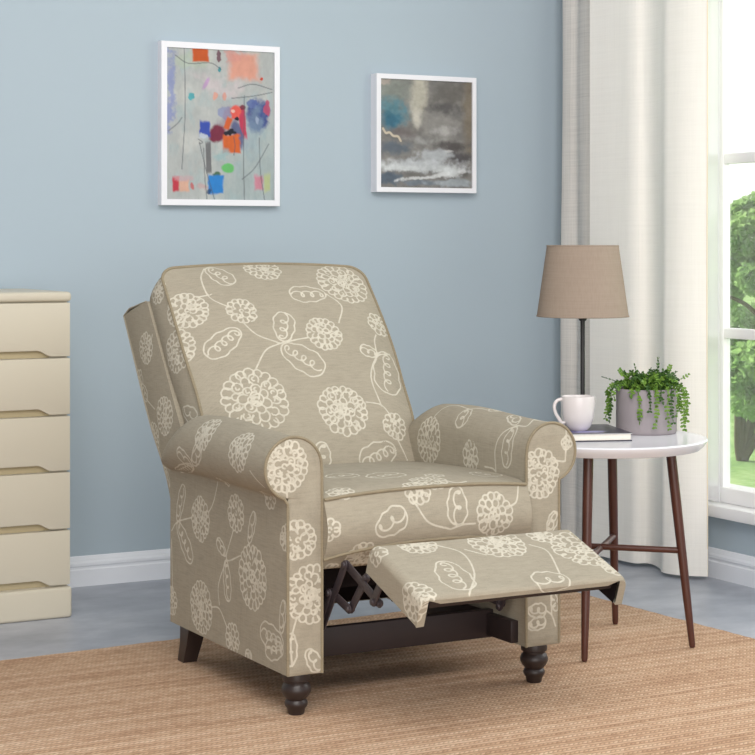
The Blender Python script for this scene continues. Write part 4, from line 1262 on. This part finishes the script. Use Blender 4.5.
curtain('curtain', [(3.868, 5.40)]+[(3.868+(.006 if k % 2 else -.006), 5.36-k*.045) for k in range(12)]+[(3.868, 4.792)], .25, 2.7, M['voile'], 'white sheer voile edge between cream curtain and window', .05, .2)

# ------------------------------------------------------------------ garden outside
GZ = -.6
M['lawn'] = mat_grass((112, 150, 88), (146, 184, 112), (190, 212, 150))
m = MB(); m.box((WX+.6, -40, GZ-.2), (260, 200, GZ)); tag(m.build('lawn', M['lawn']), 'sunlit lawn beyond the window', 'lawn', None, 'structure')
M['leaf_a'] = mat_leaf('tree_leaves', (128, 172, 106), (196, 222, 156), .5, 2.5)
M['leaf_b'] = mat_leaf('shrub_leaves', (124, 172, 96), (192, 222, 146), .5, 3.5)
M['leaf_c'] = mat_leaf('hedge_leaves', (136, 178, 112), (184, 212, 150), .35, 1.5)
def clump(mb, centres, n, size, seed):
    rg = np.random.default_rng(seed)
    for (c, r) in centres:
        for _ in range(n):
            v = rg.normal(size=3); v /= np.linalg.norm(v)
            p = np.array(c)+v*np.array(r)*(.72+.28*rg.random()**.5)
            d = rg.normal(size=3); d[2] -= .2; d /= np.linalg.norm(d)
            w_ = np.cross(d, rg.normal(size=3)); w_ /= np.linalg.norm(w_)
            L = size*(.6+.8*rg.random())
            nn = np.cross(d, w_)*L*.12
            a = p-d*L*.5; e = p+d*L*.5
            mb.add([a, p+w_*L*.32+nn, e, p-w_*L*.32+nn], [(0, 1, 2, 3)])
def garden(name, label, cat, base, crown, n, size, leafmat, trunks, seed):
    t = empty(name, base); tag(t, label, cat)
    m = MB(); clump(m, crown, n, size, seed); m.build('foliage', leafmat, t, False)
    m = MB()
    for pts, r in trunks: m.tube(catmull(pts, 6), [r*(1-.5*i/(6*(len(pts)-1))) for i in range(6*(len(pts)-1)+1)], 8)
    m.build('trunk', M['bark'], t)
    return t
def g(px, y, D): return cam_pt(D, (px-377.5)/F_PX*D, 1.1-(y-241)/F_PX*D)
B = g(742, 462, 14.4); B.z = GZ
c1 = [(g(760, 375, 14.4), (.36, .4, .26)), (g(740, 370, 14.5), (.22, .25, .17)), (g(790, 372, 14.2), (.36, .4, .3)), (g(770, 400, 14.3), (.34, .36, .16))]
garden('shrub', 'rounded green shrub on bare stems standing on the lawn', 'shrub', B, c1, 1500, .07, M['leaf_b'],
       [([B+Vector((0, 0, 0)), B.lerp(g(735, 420, 14.4), .5), g(738, 385, 14.4)], .045), ([B, g(752, 420, 14.4), g(765, 380, 14.4)], .05), ([B, g(742, 420, 14.4), g(748, 380, 14.4)], .04), ([B, g(764, 425, 14.3), g(785, 385, 14.3)], .04)], 1)
B = g(800, 420, 20); B.z = GZ
c1 = [(g(752, 235, 20), (.30, .3, .26)), (g(738, 262, 20.2), (.24, .3, .24)), (g(765, 215, 20.4), (.32, .3, .26)), (g(762, 278, 19.8), (.26, .3, .2)), (g(790, 230, 20), (.5, .5, .4)), (g(722, 290, 20.5), (.22, .3, .2)), (g(715, 250, 20.6), (.2, .25, .2)), (g(731, 226, 20.4), (.2, .25, .18)), (g(748, 212, 20.3), (.2, .25, .14)), (g(800, 205, 20), (.35, .4, .25))]
garden('tree', 'leafy green tree whose branch reaches across the window', 'tree', B, c1, 900, .09, M['leaf_a'],
       [([B, g(792, 360, 20), g(785, 300, 20), g(785, 230, 20)], .10), ([g(788, 335, 20), g(762, 318, 20), g(745, 304, 20), g(728, 296, 20)], .035), ([g(785, 300, 20), g(768, 265, 20), g(755, 230, 20)], .03)], 2)
B = g(735, 335, 27); B.z = GZ
garden('bush', 'low pale green bush behind the tree on the lawn', 'bush', B, [(g(735, 328, 27), (.5, .5, .34)), (g(722, 338, 27), (.4, .4, .24)), (g(755, 334, 27), (.4, .4, .28)), (g(775, 325, 27), (.5, .5, .4))], 800, .11, M['leaf_c'],
       [([B, B+Vector((0, 0, .5))], .05)], 3)

# ------------------------------------------------------------------ light
w = bpy.data.worlds.new('overcast_sky'); SC.world = w; w.use_nodes = True
bg = w.node_tree.nodes['Background']; bg.inputs[0].default_value = (1.0, .985, .965, 1)
wt = w.node_tree                                 # hazy sky, brighter towards the side the window faces
tc = wt.nodes.new('ShaderNodeTexCoord')
vd = wt.nodes.new('ShaderNodeVectorMath'); vd.operation = 'DOT_PRODUCT'; vd.inputs[1].default_value = (.80, .58, .15)
mr = wt.nodes.new('ShaderNodeMapRange'); mr.interpolation_type = 'SMOOTHSTEP'
for k, v in ((1, .45), (2, .92), (3, .50), (4, 1.7)): mr.inputs[k].default_value = v
wt.links.new(tc.outputs['Generated'], vd.inputs[0]); wt.links.new(vd.outputs['Value'], mr.inputs[0]); wt.links.new(mr.outputs[0], bg.inputs[1])
def area(name, loc, target, sx, sy, power, col=(1, 1, 1)):
    l = bpy.data.lights.new(name, 'AREA'); l.shape = 'RECTANGLE'; l.size, l.size_y = sx, sy; l.energy = power; l.color = col
    o = bpy.data.objects.new(name, l); o.location = loc
    o.rotation_euler = (Vector(target)-Vector(loc)).to_track_quat('-Z', 'Y').to_euler()
    COL.objects.link(o)
    return o
sl = bpy.data.lights.new('sun', 'SUN'); sl.energy = 8.0; sl.angle = .03; sl.color = (1, .96, .88)
so = bpy.data.objects.new('sun', sl); so.location = (6, 12, 8); so.rotation_euler = Vector((.2, -.85, -.5)).to_track_quat('-Z', 'Y').to_euler(); COL.objects.link(so)
area('overhead_softbox', (1.0, 1.3, 3.3), (2.7, 5.2, .5), 2.8, 2.2, 150, (1, .97, .93))  # unseen softbox added overhead to brighten the walls, curtain and seat top
area('fill_behind_camera', (-.3, -2.2, 1.3), (2.1, 5.2, .3), 5.0, 2.2, 190, (1, .98, .96))  # added studio fill behind the camera, lifts the lower wall and floor
area('daylight_through_the_window', (5.0, 3.3, 2.0), (3.0, 3.7, .1), 1.6, 1.8, 55, (1, .985, .96))
SC.view_settings.view_transform = 'Standard'
SC.view_settings.look = 'None'
SC.view_settings.gamma = 1
SC.view_settings.exposure = -0.23
SC.view_settings.use_curve_mapping = False
SC.cycles.use_denoising = True
